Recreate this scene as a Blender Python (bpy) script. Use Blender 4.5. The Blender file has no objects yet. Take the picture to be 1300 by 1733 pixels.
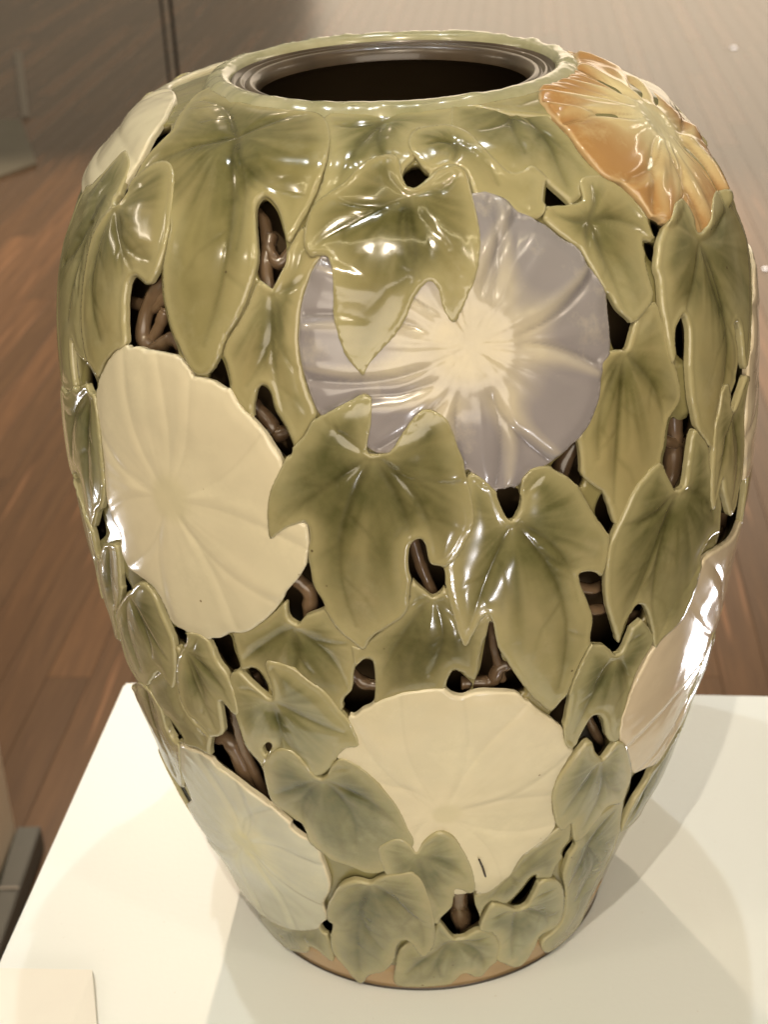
import bpy, bmesh, math, random
import numpy as np
from mathutils import Vector, Matrix, noise
from mathutils.geometry import delaunay_2d_cdt
random.seed(7)
S = 0.5                      # metres per vase height unit (the vase is about half a metre tall)
PIECES=[
{'dk': 0.22, 'k': 'leaf', 'n': 'L1', 'lev': 5, 'c': (0.165, 0.149, 0.063), 'b': (-0.081, 0.7704), 'v': [(-0.3334, 0.6939), (-0.1748, 0.8074), (-0.1281, 0.5806), (0.057, 0.6633), (0.0759, 0.7978), (-0.0303, 0.6196)], 'o': [(-0.0729, 0.771), (-0.0944, 0.7726), (-0.0918, 0.7847), (-0.0855, 0.7935), (-0.0801, 0.8078), (-0.0804, 0.8204), (-0.0979, 0.8239), (-0.1271, 0.8189), (-0.162, 0.8121), (-0.2015, 0.804), (-0.2229, 0.799), (-0.2408, 0.7872), (-0.2691, 0.7754), (-0.2876, 0.7657), (-0.312, 0.748), (-0.3344, 0.7298), (-0.3436, 0.7118), (-0.3447, 0.698), (-0.3426, 0.6853), (-0.3187, 0.6929), (-0.2984, 0.6984), (-0.2608, 0.7049), (-0.2466, 0.7037), (-0.2418, 0.6895), (-0.2492, 0.6712), (-0.2447, 0.6475), (-0.2374, 0.6325), (-0.2224, 0.6199), (-0.192, 0.5971), (-0.158, 0.5841), (-0.129, 0.5752), (-0.108, 0.5888), (-0.0678, 0.6007), (-0.0313, 0.6108), (-0.0147, 0.6219), (-0.0087, 0.6409), (-0.0029, 0.6576), (-0.0055, 0.6735), (0.001, 0.6844), (0.0151, 0.6887), (0.0311, 0.6838), (0.0381, 0.6691), (0.0498, 0.6606), (0.065, 0.6595), (0.0818, 0.6625), (0.1046, 0.6705), (0.1307, 0.6874), (0.1471, 0.7043), (0.1418, 0.7287), (0.131, 0.7494), (0.1266, 0.762), (0.1178, 0.7704), (0.0999, 0.794), (0.0807, 0.8038), (0.0474, 0.8092), (0.0226, 0.8051), (-0.0044, 0.7928), (-0.0301, 0.7791), (-0.0484, 0.7724)]},
{'dk': -0.05, 'k': 'leaf', 'n': 'L2', 'lev': 4, 'c': (0.223, 0.204, 0.097), 'b': (0.243, 0.6986), 'v': [(0.1209, 0.583), (0.3691, 0.4817), (0.4905, 0.6285), (0.3313, 0.7398), (0.1798, 0.7352), (0.4235, 0.5881)], 'o': [(0.243, 0.6986), (0.2232, 0.7055), (0.2072, 0.7255), (0.1855, 0.7366), (0.161, 0.7455), (0.1391, 0.7475), (0.124, 0.7294), (0.1077, 0.6963), (0.0811, 0.6713), (0.0732, 0.6575), (0.0801, 0.635), (0.093, 0.6115), (0.1051, 0.591), (0.1223, 0.575), (0.1456, 0.589), (0.163, 0.6024), (0.1805, 0.6059), (0.1938, 0.5941), (0.2051, 0.5694), (0.2291, 0.5506), (0.2472, 0.5372), (0.278, 0.5168), (0.3226, 0.4928), (0.3706, 0.4747), (0.3928, 0.4848), (0.4119, 0.4936), (0.4306, 0.5182), (0.4538, 0.538), (0.4717, 0.5511), (0.4711, 0.5744), (0.4572, 0.5901), (0.4318, 0.6093), (0.42, 0.6238), (0.4343, 0.6292), (0.4668, 0.625), (0.4846, 0.621), (0.4955, 0.6311), (0.5031, 0.6602), (0.4679, 0.6806), (0.4428, 0.6976), (0.4123, 0.7193), (0.3843, 0.7324), (0.3554, 0.7408), (0.3196, 0.7456), (0.2872, 0.7445), (0.2665, 0.7376), (0.2629, 0.7239), (0.2623, 0.7099), (0.2518, 0.7021)]},
{'dk': 0.15, 'k': 'leaf', 'n': 'L3', 'lev': 5, 'c': (0.179, 0.166, 0.076), 'b': (0.7284, 0.6802), 'v': [(0.5533, 0.5406), (0.5253, 0.6702), (0.7057, 0.5128), (0.7996, 0.7248), (0.6524, 0.713), (0.921, 0.6136)], 'o': [(0.726, 0.6805), (0.7001, 0.6941), (0.6732, 0.7122), (0.6462, 0.7161), (0.6108, 0.7086), (0.575, 0.6988), (0.5428, 0.6789), (0.5118, 0.6604), (0.4962, 0.6396), (0.4951, 0.6109), (0.5059, 0.5854), (0.5318, 0.559), (0.557, 0.5359), (0.5651, 0.5459), (0.5775, 0.5607), (0.6056, 0.5716), (0.6316, 0.5684), (0.6577, 0.5527), (0.6812, 0.532), (0.7009, 0.5086), (0.7281, 0.5161), (0.8113, 0.53), (0.8656, 0.5762), (0.8621, 0.5904), (0.9051, 0.6017), (0.9722, 0.598), (0.964, 0.6194), (0.9267, 0.6514), (0.8736, 0.6832), (0.8615, 0.7056), (0.8235, 0.7228), (0.7992, 0.7319), (0.7843, 0.7268), (0.7709, 0.7067), (0.7607, 0.686), (0.7518, 0.68)]},
{'dk': 0, 'k': 'leaf', 'n': 'L4', 'lev': 2, 'c': (0.261, 0.22, 0.095), 'b': (0.5661, 0.8304), 'v': [(0.5161, 0.6772), (0.6808, 0.7368), (0.4246, 0.7545), (0.6796, 0.8596), (0.4726, 0.7279)], 'o': [(0.551, 0.8332), (0.5739, 0.8313), (0.5964, 0.8418), (0.6228, 0.8557), (0.6617, 0.8638), (0.6991, 0.8621), (0.7066, 0.8498), (0.7178, 0.8274), (0.7298, 0.8062), (0.746, 0.7829), (0.7435, 0.7664), (0.7023, 0.7531), (0.6872, 0.7372), (0.6771, 0.7187), (0.6372, 0.6926), (0.5617, 0.669), (0.5254, 0.669), (0.5034, 0.6903), (0.4861, 0.7049), (0.456, 0.7153), (0.4268, 0.7276), (0.4145, 0.7443), (0.4123, 0.761), (0.4343, 0.7755), (0.4605, 0.7894), (0.4731, 0.8094), (0.4902, 0.8262), (0.5154, 0.833)]},
{'dk': 0, 'k': 'leaf', 'n': 'L6', 'lev': 3, 'c': (0.197, 0.172, 0.059), 'b': (0.5518, 0.9498), 'v': [(0.5989, 0.8551), (0.438, 0.9674), (0.6205, 0.9844), (0.7436, 0.9178), (0.5242, 0.8926)], 'o': [(0.4398, 0.9701), (0.4779, 0.9708), (0.5038, 0.9682), (0.537, 0.9673), (0.5634, 0.9703), (0.5786, 0.9853), (0.6055, 0.9884), (0.6433, 0.9872), (0.6707, 0.9841), (0.7104, 0.9745), (0.7338, 0.9592), (0.7539, 0.9401), (0.7631, 0.9205), (0.7356, 0.9157), (0.7014, 0.9078), (0.6907, 0.8903), (0.6934, 0.8705), (0.6539, 0.8593), (0.6031, 0.8527), (0.5672, 0.8618), (0.5468, 0.8808), (0.5311, 0.8896), (0.5106, 0.9083), (0.4927, 0.9253), (0.4818, 0.9291), (0.445, 0.9427), (0.4139, 0.9586)]},
{'dk': 0, 'k': 'leaf', 'n': 'L7', 'lev': 6, 'c': (0.246, 0.206, 0.086), 'b': (0.9337, 0.8966), 'v': [(0.7182, 0.8106), (0.8611, 0.7093), (1.0697, 0.7712), (0.9023, 0.9351), (1.1594, 0.9199)], 'o': [(0.928, 0.906), (0.9328, 0.9191), (0.93, 0.9326), (0.9133, 0.9388), (0.8798, 0.9388), (0.847, 0.9358), (0.7936, 0.9229), (0.747, 0.91), (0.7167, 0.8912), (0.7179, 0.8816), (0.7048, 0.8584), (0.7051, 0.8388), (0.7065, 0.8189), (0.7163, 0.806), (0.7275, 0.8113), (0.7422, 0.8298), (0.7661, 0.8398), (0.7849, 0.8416), (0.791, 0.8302), (0.7842, 0.8156), (0.7751, 0.8013), (0.7729, 0.7866), (0.7768, 0.7653), (0.7885, 0.7495), (0.8043, 0.7324), (0.8405, 0.7157), (0.8734, 0.7045), (0.9406, 0.7082), (0.9938, 0.7278), (1.0126, 0.7432), (1.0081, 0.757), (1.0323, 0.775), (1.0205, 0.7981), (1.028, 0.8082), (1.0581, 0.7992), (1.0695, 0.7701), (1.0947, 0.7528), (1.1256, 0.7636), (1.1558, 0.7866), (1.2007, 0.8138), (1.2671, 0.8419), (1.2986, 0.8628), (1.2811, 0.8893), (1.2304, 0.9122), (1.153, 0.9254), (1.0911, 0.9259), (1.0406, 0.9182), (0.9781, 0.9052)]},
{'dk': 0, 'k': 'leaf', 'n': 'L8', 'lev': 7, 'c': (0.269, 0.23, 0.112), 'b': (0.986, 0.7265), 'v': [(0.8911, 0.6412), (1.0072, 0.6153), (0.9539, 0.7542), (1.1022, 0.7365)], 'o': [(0.9823, 0.7252), (0.9691, 0.7403), (0.9575, 0.7537), (0.94, 0.759), (0.913, 0.7532), (0.8978, 0.7352), (0.883, 0.7272), (0.8739, 0.7008), (0.8724, 0.6611), (0.8933, 0.6357), (0.9093, 0.644), (0.9337, 0.661), (0.9551, 0.6423), (1.0103, 0.6114), (1.0585, 0.6001), (1.0602, 0.6186), (1.086, 0.6386), (1.087, 0.6739), (1.0746, 0.711), (1.0922, 0.7288), (1.1198, 0.7401), (1.0894, 0.7469), (1.0584, 0.7428), (1.0267, 0.734)]},
{'dk': 0.2, 'k': 'leaf', 'n': 'L9', 'lev': 6, 'c': (0.165, 0.145, 0.052), 'b': (0.0291, 0.993), 'v': [(-0.2449, 0.9448), (-0.098, 0.8437), (0.1239, 0.883), (-0.0395, 1.0294), (0.2007, 1.0097), (-0.1977, 0.9933), (0.0303, 0.9143)], 'o': [(0.0393, 0.9999), (0.0194, 1.0066), (0.0115, 1.0242), (-0.0045, 1.0338), (-0.0475, 1.0344), (-0.1058, 1.0254), (-0.1573, 1.008), (-0.2196, 0.9943), (-0.2529, 0.9826), (-0.2627, 0.9624), (-0.2579, 0.9487), (-0.2396, 0.9387), (-0.2193, 0.9399), (-0.189, 0.9381), (-0.1726, 0.9239), (-0.1692, 0.9035), (-0.1701, 0.8923), (-0.1565, 0.8744), (-0.138, 0.8564), (-0.1132, 0.8462), (-0.0982, 0.8403), (-0.0867, 0.8476), (-0.0611, 0.8582), (-0.0208, 0.8725), (0.0061, 0.8856), (0.0314, 0.9031), (0.0549, 0.9128), (0.0731, 0.9158), (0.0907, 0.9091), (0.1001, 0.8924), (0.1232, 0.8801), (0.1443, 0.8897), (0.1655, 0.9026), (0.1883, 0.917), (0.2044, 0.9332), (0.2173, 0.9565), (0.218, 0.98), (0.2195, 1.002), (0.2092, 1.0138), (0.1767, 1.0187), (0.1355, 1.0158), (0.0973, 1.0084), (0.0626, 1.0011)]},
{'dk': 0.05, 'k': 'leaf', 'n': 'L10', 'lev': 3, 'c': (0.199, 0.173, 0.064), 'b': (-0.6424, 1.0558), 'v': [(-0.9726, 0.9893), (-0.5322, 0.8307), (-0.2334, 0.9932), (-0.4531, 0.925), (-1.2052, 1.0909), (-0.425, 1.1052), (-0.381, 0.9912)], 'o': [(-1.5011, 1.1112), (-1.3466, 1.1055), (-1.2824, 1.0921), (-1.1161, 1.0675), (-0.9975, 1.0425), (-0.9804, 1.0247), (-1.0055, 1.0092), (-0.9913, 0.9906), (-0.9867, 0.9768), (-0.9054, 0.9685), (-0.8097, 0.9685), (-0.7148, 0.9563), (-0.6923, 0.9354), (-0.6844, 0.9142), (-0.6671, 0.8913), (-0.6282, 0.8653), (-0.5998, 0.8525), (-0.5599, 0.8358), (-0.5319, 0.8281), (-0.4944, 0.8317), (-0.467, 0.8484), (-0.4553, 0.863), (-0.4241, 0.8827), (-0.4006, 0.9033), (-0.3882, 0.9265), (-0.3928, 0.9431), (-0.4183, 0.967), (-0.4335, 0.9817), (-0.4256, 0.9908), (-0.4025, 0.9913), (-0.3628, 0.9816), (-0.3362, 0.9689), (-0.3075, 0.9517), (-0.2784, 0.9719), (-0.261, 0.9875), (-0.2435, 1.0061), (-0.234, 1.0314), (-0.2519, 1.0629), (-0.3074, 1.0923), (-0.3882, 1.1095), (-0.5233, 1.1112), (-0.7099, 1.1112), (-0.9355, 1.1112), (-1.1754, 1.1112), (-1.4152, 1.1112)]},
{'dk': 0, 'k': 'leaf', 'n': 'L11', 'lev': 4, 'c': (0.207, 0.178, 0.07), 'b': (-0.9868, 0.9523), 'v': [(-0.7293, 0.8911), (-0.8463, 1.0029), (-0.8603, 0.8218), (-0.8286, 0.8895), (-0.7026, 0.9189)], 'o': [(-1.0001, 0.9525), (-0.9803, 0.9633), (-0.9867, 0.9768), (-0.9552, 0.9911), (-0.9168, 1.0027), (-0.8662, 1.0084), (-0.8192, 1.006), (-0.7736, 0.9934), (-0.732, 0.9717), (-0.6982, 0.947), (-0.6914, 0.9274), (-0.6968, 0.913), (-0.7131, 0.9), (-0.7345, 0.8887), (-0.7557, 0.8973), (-0.7808, 0.9004), (-0.8023, 0.8957), (-0.8058, 0.8821), (-0.791, 0.8587), (-0.7779, 0.8383), (-0.8192, 0.8283), (-0.8664, 0.8118), (-0.9003, 0.7954), (-0.935, 0.7992), (-0.9637, 0.8115), (-0.9941, 0.8311), (-1.0155, 0.8516), (-1.0335, 0.8809), (-1.045, 0.911), (-1.0325, 0.9303)]},
{'dk': 0, 'k': 'leaf', 'n': 'L12', 'lev': 3, 'c': (0.201, 0.187, 0.089), 'b': (-1.0764, 0.9559), 'v': [(-1.1089, 0.8188), (-1.2491, 0.8685), (-1.0385, 0.8493), (-1.081, 0.9137)], 'o': [(-1.1792, 1.0012), (-1.202, 0.9893), (-1.216, 0.9757), (-1.233, 0.9571), (-1.2839, 0.9498), (-1.2959, 0.9337), (-1.2945, 0.9146), (-1.3156, 0.8882), (-1.2994, 0.8637), (-1.2689, 0.8423), (-1.23, 0.8166), (-1.1869, 0.7856), (-1.1595, 0.7586), (-1.0891, 0.7586), (-1.0407, 0.7707), (-1.0443, 0.8015), (-1.0697, 0.8121), (-1.0234, 0.8051), (-0.9731, 0.8037), (-0.9603, 0.8119), (-0.9905, 0.8314), (-1.0081, 0.8523), (-1.0259, 0.8816), (-1.0373, 0.9116), (-1.0253, 0.9309), (-1.0001, 0.9525), (-1.0306, 0.9776), (-1.0608, 0.993), (-1.1202, 1.0)]},
{'dk': 0, 'k': 'leaf', 'n': 'L13', 'lev': 1, 'c': (0.245, 0.206, 0.091), 'b': (-0.3368, 0.9075), 'v': [(-0.2787, 0.7794), (-0.4086, 0.8163), (-0.2276, 0.9299), (-0.3326, 0.8344), (-0.2445, 0.8366)], 'o': [(-0.3738, 0.9164), (-0.3545, 0.9129), (-0.3373, 0.9094), (-0.332, 0.9184), (-0.3265, 0.9334), (-0.3127, 0.9392), (-0.2975, 0.9518), (-0.2718, 0.9666), (-0.2246, 0.9553), (-0.2036, 0.94), (-0.222, 0.9324), (-0.2492, 0.9066), (-0.2573, 0.8767), (-0.2524, 0.8537), (-0.2344, 0.8268), (-0.214, 0.8054), (-0.2408, 0.7872), (-0.2636, 0.7734), (-0.2747, 0.7769), (-0.2894, 0.7891), (-0.3103, 0.803), (-0.3246, 0.8169), (-0.3382, 0.8256), (-0.3473, 0.8279), (-0.3623, 0.8218), (-0.3729, 0.8085), (-0.3749, 0.7975), (-0.4086, 0.806), (-0.4374, 0.8217), (-0.4504, 0.8385), (-0.462, 0.8486), (-0.4503, 0.8632), (-0.4188, 0.8814), (-0.3987, 0.8974), (-0.3825, 0.9132)]},
{'dk': 0, 'k': 'leaf', 'n': 'L14', 'lev': 2, 'c': (0.253, 0.232, 0.106), 'b': (-0.0524, 1.0987), 'v': [(-0.1977, 0.9933), (-0.2932, 1.0902), (0.0322, 1.008), (0.2257, 1.1111), (-0.1314, 1.0149)], 'o': [(-0.3356, 1.0987), (-0.316, 1.1112), (-0.2776, 1.1112), (-0.1182, 1.1113), (0.0134, 1.1112), (0.1547, 1.1112), (0.3097, 1.1112), (0.2682, 1.096), (0.2333, 1.0757), (0.1542, 1.0713), (0.0853, 1.0736), (0.0547, 1.0543), (0.0617, 1.0333), (0.0399, 1.0249), (0.0322, 1.008), (-0.0577, 1.0145), (-0.1519, 0.988), (-0.2142, 0.9823), (-0.2608, 0.9683), (-0.25, 0.9903), (-0.2347, 1.0148), (-0.2378, 1.0429), (-0.2791, 1.075)]},
{'dk': 0, 'k': 'leaf', 'n': 'L15', 'lev': 3, 'c': (0.215, 0.2, 0.085), 'b': (0.2112, 1.049), 'v': [(0.4697, 0.9991), (0.3101, 0.9894), (0.1033, 1.0457), (0.1637, 1.0162)], 'o': [(0.0858, 1.0747), (0.148, 1.0781), (0.2136, 1.0777), (0.269, 1.0631), (0.3046, 1.0303), (0.3518, 1.0072), (0.4015, 1.0051), (0.437, 1.0086), (0.4654, 1.0004), (0.4708, 0.9915), (0.4406, 0.9735), (0.4125, 0.962), (0.37, 0.9597), (0.3445, 0.9643), (0.3135, 0.978), (0.2664, 0.9855), (0.2303, 0.9895), (0.2231, 1.0019), (0.2092, 1.0138), (0.1767, 1.0187), (0.1355, 1.0158), (0.0981, 1.0106), (0.0849, 1.0192), (0.0717, 1.0289), (0.0509, 1.0429), (0.0495, 1.0582)]},
{'dk': 0.25, 'k': 'leaf', 'n': 'L16', 'lev': 2, 'c': (0.154, 0.148, 0.046), 'b': (0.5933, 1.1025), 'v': [(0.531, 0.9723), (0.2951, 1.0618), (0.4355, 1.012), (0.8587, 1.1078), (0.6426, 0.989)], 'o': [(0.2947, 1.1112), (0.4221, 1.1112), (0.5256, 1.1112), (0.7091, 1.1112), (0.9223, 1.1112), (0.8013, 1.1058), (0.7095, 1.0852), (0.6637, 1.0681), (0.6432, 1.0478), (0.6387, 1.0315), (0.6358, 1.0163), (0.6503, 1.0012), (0.6745, 0.9857), (0.6183, 0.9834), (0.5774, 0.9812), (0.5643, 0.9731), (0.5165, 0.9685), (0.491, 0.9794), (0.4708, 0.9915), (0.4426, 0.9947), (0.3798, 1.0005), (0.3483, 1.004), (0.2951, 1.0227), (0.2482, 1.0474), (0.2293, 1.0726)]},
{'dk': 0.15, 'k': 'leaf', 'n': 'L17', 'lev': 2, 'c': (0.19, 0.18, 0.089), 'b': (-0.3086, 0.5915), 'v': [(-0.482, 0.5355), (-0.1778, 0.5167), (-0.1573, 0.5801), (-0.3491, 0.5258), (-0.2651, 0.5382)], 'o': [(-0.3195, 0.6194), (-0.3176, 0.6034), (-0.298, 0.5967), (-0.2713, 0.6065), (-0.2226, 0.6192), (-0.191, 0.6023), (-0.1421, 0.5837), (-0.1456, 0.5565), (-0.1607, 0.5478), (-0.1696, 0.5263), (-0.1964, 0.503), (-0.2224, 0.493), (-0.2949, 0.4929), (-0.3748, 0.5019), (-0.4096, 0.5172), (-0.4294, 0.5313), (-0.4569, 0.5323), (-0.4812, 0.5298), (-0.4832, 0.5552), (-0.4859, 0.5723), (-0.446, 0.5808), (-0.4005, 0.5913), (-0.3504, 0.6079)]},
{'dk': 0, 'k': 'leaf', 'n': 'L18', 'lev': 4, 'c': (0.218, 0.212, 0.115), 'b': (-0.3997, 0.4997), 'v': [(-0.1729, 0.4684), (-0.4573, 0.4063), (-0.4975, 0.5047), (-0.3714, 0.5455), (-0.2977, 0.4133)], 'o': [(-0.3977, 0.5462), (-0.36, 0.5499), (-0.318, 0.5458), (-0.2777, 0.5326), (-0.2417, 0.5215), (-0.2012, 0.4961), (-0.1818, 0.4849), (-0.1654, 0.4593), (-0.2007, 0.4534), (-0.2249, 0.4427), (-0.247, 0.4251), (-0.2814, 0.4102), (-0.3189, 0.4048), (-0.3545, 0.4172), (-0.3957, 0.4259), (-0.4415, 0.4168), (-0.4798, 0.4018), (-0.4997, 0.4079), (-0.5201, 0.4256), (-0.5286, 0.4497), (-0.5349, 0.4685), (-0.5537, 0.4799), (-0.5307, 0.506), (-0.5106, 0.5223), (-0.4858, 0.5279), (-0.4625, 0.5201), (-0.4336, 0.5099), (-0.4008, 0.5011), (-0.3913, 0.5159)]},
{'dk': 0, 'k': 'leaf', 'n': 'L19', 'lev': 5, 'c': (0.154, 0.155, 0.081), 'b': (-0.2849, 0.4013), 'v': [(-0.4673, 0.3601), (-0.0493, 0.3217), (-0.3754, 0.3095), (-0.1826, 0.4282), (-0.3878, 0.4308), (-0.2223, 0.2978)], 'o': [(-0.4595, 0.4155), (-0.407, 0.4363), (-0.3734, 0.4387), (-0.3432, 0.4307), (-0.314, 0.4121), (-0.2929, 0.4033), (-0.2714, 0.4092), (-0.2439, 0.4295), (-0.2165, 0.4374), (-0.1815, 0.4324), (-0.1438, 0.4177), (-0.1037, 0.3942), (-0.071, 0.3672), (-0.0489, 0.338), (-0.0324, 0.3101), (-0.0869, 0.2927), (-0.1349, 0.2642), (-0.1919, 0.258), (-0.2531, 0.2666), (-0.3118, 0.272), (-0.3416, 0.283), (-0.3879, 0.3053), (-0.4197, 0.3322), (-0.4764, 0.3468), (-0.4857, 0.3752), (-0.4792, 0.3966)]},
{'dk': 0, 'k': 'leaf', 'n': 'L20', 'lev': 7, 'c': (0.157, 0.156, 0.085), 'b': (-0.1869, 0.2417), 'v': [(-0.3371, 0.0191), (-0.0228, 0.0949), (-0.3561, 0.1909), (-0.0398, 0.248), (-0.1677, 0.0859)], 'o': [(-0.1887, 0.2426), (-0.2452, 0.2446), (-0.2996, 0.2307), (-0.345, 0.2045), (-0.3824, 0.1774), (-0.4074, 0.146), (-0.3958, 0.1381), (-0.4273, 0.107), (-0.4464, 0.0711), (-0.4098, 0.0431), (-0.3546, 0.0084), (-0.2842, 0.0357), (-0.2053, 0.051), (-0.1554, 0.0759), (-0.1328, 0.1071), (-0.0987, 0.1245), (-0.0712, 0.118), (-0.0262, 0.0871), (0.0206, 0.1075), (0.031, 0.1459), (0.0171, 0.2021), (-0.0065, 0.2455), (-0.0302, 0.2633), (-0.0546, 0.2684), (-0.1201, 0.2606), (-0.162, 0.2511)]},
{'dk': 0, 'k': 'leaf', 'n': 'L21', 'lev': 6, 'c': (0.177, 0.178, 0.098), 'b': (-0.0213, 0.2927), 'v': [(0.0596, 0.188), (0.1493, 0.2407), (-0.115, 0.3116), (0.0504, 0.315)], 'o': [(-0.1453, 0.3012), (-0.1202, 0.3134), (-0.0785, 0.3207), (-0.045, 0.3121), (-0.0247, 0.2966), (-0.0009, 0.3135), (0.0452, 0.3276), (0.0888, 0.32), (0.1253, 0.2941), (0.1571, 0.2607), (0.172, 0.2249), (0.1521, 0.2186), (0.1261, 0.2283), (0.0974, 0.23), (0.1034, 0.2044), (0.0777, 0.1739), (0.0425, 0.1607), (-0.0063, 0.1703), (-0.0678, 0.1969), (-0.1203, 0.2419), (-0.137, 0.2722)]},
{'dk': 0, 'k': 'leaf', 'n': 'L22', 'lev': 5, 'c': (0.225, 0.227, 0.134), 'b': (0.361, 0.1562), 'v': [(0.4193, 0.0307), (0.5324, 0.1754), (0.2476, 0.1522), (0.5806, 0.0728)], 'o': [(0.3601, 0.1576), (0.297, 0.1762), (0.2496, 0.1849), (0.2298, 0.169), (0.2156, 0.1327), (0.2771, 0.1161), (0.3189, 0.0875), (0.3255, 0.0547), (0.3671, 0.0385), (0.4414, 0.0189), (0.4962, 0.0219), (0.5288, 0.049), (0.5431, 0.0737), (0.6189, 0.0727), (0.6499, 0.0891), (0.6034, 0.1392), (0.5376, 0.1816), (0.4758, 0.202), (0.4284, 0.2023), (0.4157, 0.1804), (0.4018, 0.1599)]},
{'dk': 0.15, 'k': 'leaf', 'n': 'L23', 'lev': 3, 'c': (0.141, 0.145, 0.08), 'b': (0.1141, 0.1127), 'v': [(-0.1311, 0.0333), (0.0494, 0.1549), (0.2778, 0.1081), (0.2689, 0.0233), (0.0649, 0.025)], 'o': [(0.0263, 0.1419), (0.0492, 0.1604), (0.0718, 0.1607), (0.0851, 0.1365), (0.1159, 0.118), (0.1534, 0.1153), (0.2101, 0.1264), (0.2771, 0.1161), (0.3278, 0.0863), (0.3339, 0.0497), (0.3012, 0.0377), (0.267, 0.0206), (0.225, 0.0208), (0.1659, 0.0346), (0.112, 0.0137), (0.0422, 0.011), (-0.0657, 0.0094), (-0.1725, 0.0141), (-0.1577, 0.0533), (-0.1266, 0.094), (-0.0595, 0.1153), (-0.0178, 0.0949), (0.0086, 0.1146)]},
{'dk': 0.2, 'k': 'leaf', 'n': 'L24', 'lev': 3, 'c': (0.154, 0.156, 0.088), 'b': (-0.4917, 0.1081), 'v': [(-0.8377, 0.0288), (-0.4779, 0.05), (-0.6268, 0.0454)], 'o': [(-0.8873, 0.0619), (-0.7523, 0.076), (-0.6227, 0.0935), (-0.4855, 0.1142), (-0.4595, 0.1025), (-0.4548, 0.0751), (-0.4791, 0.0391), (-0.5156, 0.0444), (-0.5544, 0.0539), (-0.5996, 0.0527), (-0.6522, 0.0302), (-0.8401, 0.0001), (-0.9072, 0.0001), (-1.0262, 0.0001), (-1.1611, 0.0001)]},
{'dk': 0, 'k': 'leaf', 'n': 'L25', 'lev': 2, 'c': (0.162, 0.161, 0.089), 'b': (0.3045, 0.2307), 'v': [(0.2162, 0.1758), (0.4926, 0.2735), (0.3867, 0.208)], 'o': [(0.1776, 0.206), (0.2194, 0.2114), (0.2615, 0.2227), (0.3, 0.2376), (0.3322, 0.2641), (0.3906, 0.2748), (0.4614, 0.2899), (0.5095, 0.2943), (0.5243, 0.2681), (0.522, 0.244), (0.491, 0.2193), (0.4846, 0.2003), (0.4244, 0.2087), (0.3867, 0.208), (0.3342, 0.1823), (0.297, 0.1762), (0.2482, 0.1888), (0.2209, 0.1753), (0.2078, 0.1499), (0.1882, 0.1787)]},
{'dk': 0, 'k': 'leaf', 'n': 'L26', 'lev': 4, 'c': (0.19, 0.193, 0.111), 'b': (0.6257, 0.2292), 'v': [(0.6092, 0.0299), (0.7278, 0.2761), (0.8202, 0.1392), (0.6934, 0.0978)], 'o': [(0.5442, 0.2598), (0.5814, 0.2722), (0.6207, 0.2826), (0.6742, 0.287), (0.7453, 0.2862), (0.7897, 0.2486), (0.8196, 0.212), (0.8475, 0.1669), (0.8673, 0.1162), (0.878, 0.0629), (0.8879, 0.0221), (0.7612, 0.0109), (0.6407, 0.0144), (0.5711, 0.0513), (0.6425, 0.0644), (0.6594, 0.0872), (0.6079, 0.1407), (0.5421, 0.1914), (0.5327, 0.2181)]},
{'dk': 0, 'k': 'leaf', 'n': 'L27', 'lev': 6, 'c': (0.209, 0.21, 0.126), 'b': (0.5718, 0.379), 'v': [(0.4528, 0.3081), (0.5407, 0.2652), (0.7323, 0.3026), (0.5041, 0.4145), (0.6289, 0.3902)], 'o': [(0.5705, 0.381), (0.5343, 0.4045), (0.502, 0.4189), (0.4748, 0.4124), (0.439, 0.3948), (0.4123, 0.374), (0.4076, 0.3474), (0.4274, 0.3213), (0.4447, 0.3019), (0.4711, 0.2884), (0.4904, 0.2909), (0.5049, 0.2941), (0.5323, 0.2628), (0.5556, 0.2577), (0.5831, 0.2623), (0.6194, 0.2773), (0.6592, 0.2918), (0.7356, 0.2837), (0.7479, 0.3021), (0.7491, 0.3217), (0.6981, 0.3618), (0.6551, 0.3878), (0.6205, 0.3986), (0.5974, 0.3917)]},
{'dk': 0, 'k': 'leaf', 'n': 'L28', 'lev': 4, 'c': (0.185, 0.189, 0.107), 'b': (0.559, 0.5199), 'v': [(0.4383, 0.4301), (0.6053, 0.4073), (0.4816, 0.5414), (0.6614, 0.531), (0.4972, 0.48)], 'o': [(0.5584, 0.5214), (0.5315, 0.531), (0.4994, 0.5433), (0.4692, 0.5473), (0.4424, 0.5274), (0.4201, 0.5036), (0.4124, 0.4847), (0.4086, 0.4524), (0.4208, 0.426), (0.4471, 0.4174), (0.4761, 0.4229), (0.4925, 0.4406), (0.512, 0.451), (0.5427, 0.4415), (0.5691, 0.4153), (0.5986, 0.4), (0.6279, 0.3981), (0.6291, 0.4236), (0.631, 0.4588), (0.6542, 0.4917), (0.6978, 0.5142), (0.6799, 0.5301), (0.6558, 0.5425), (0.6299, 0.5522), (0.6044, 0.5484), (0.5914, 0.535), (0.5761, 0.5224)]},
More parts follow.
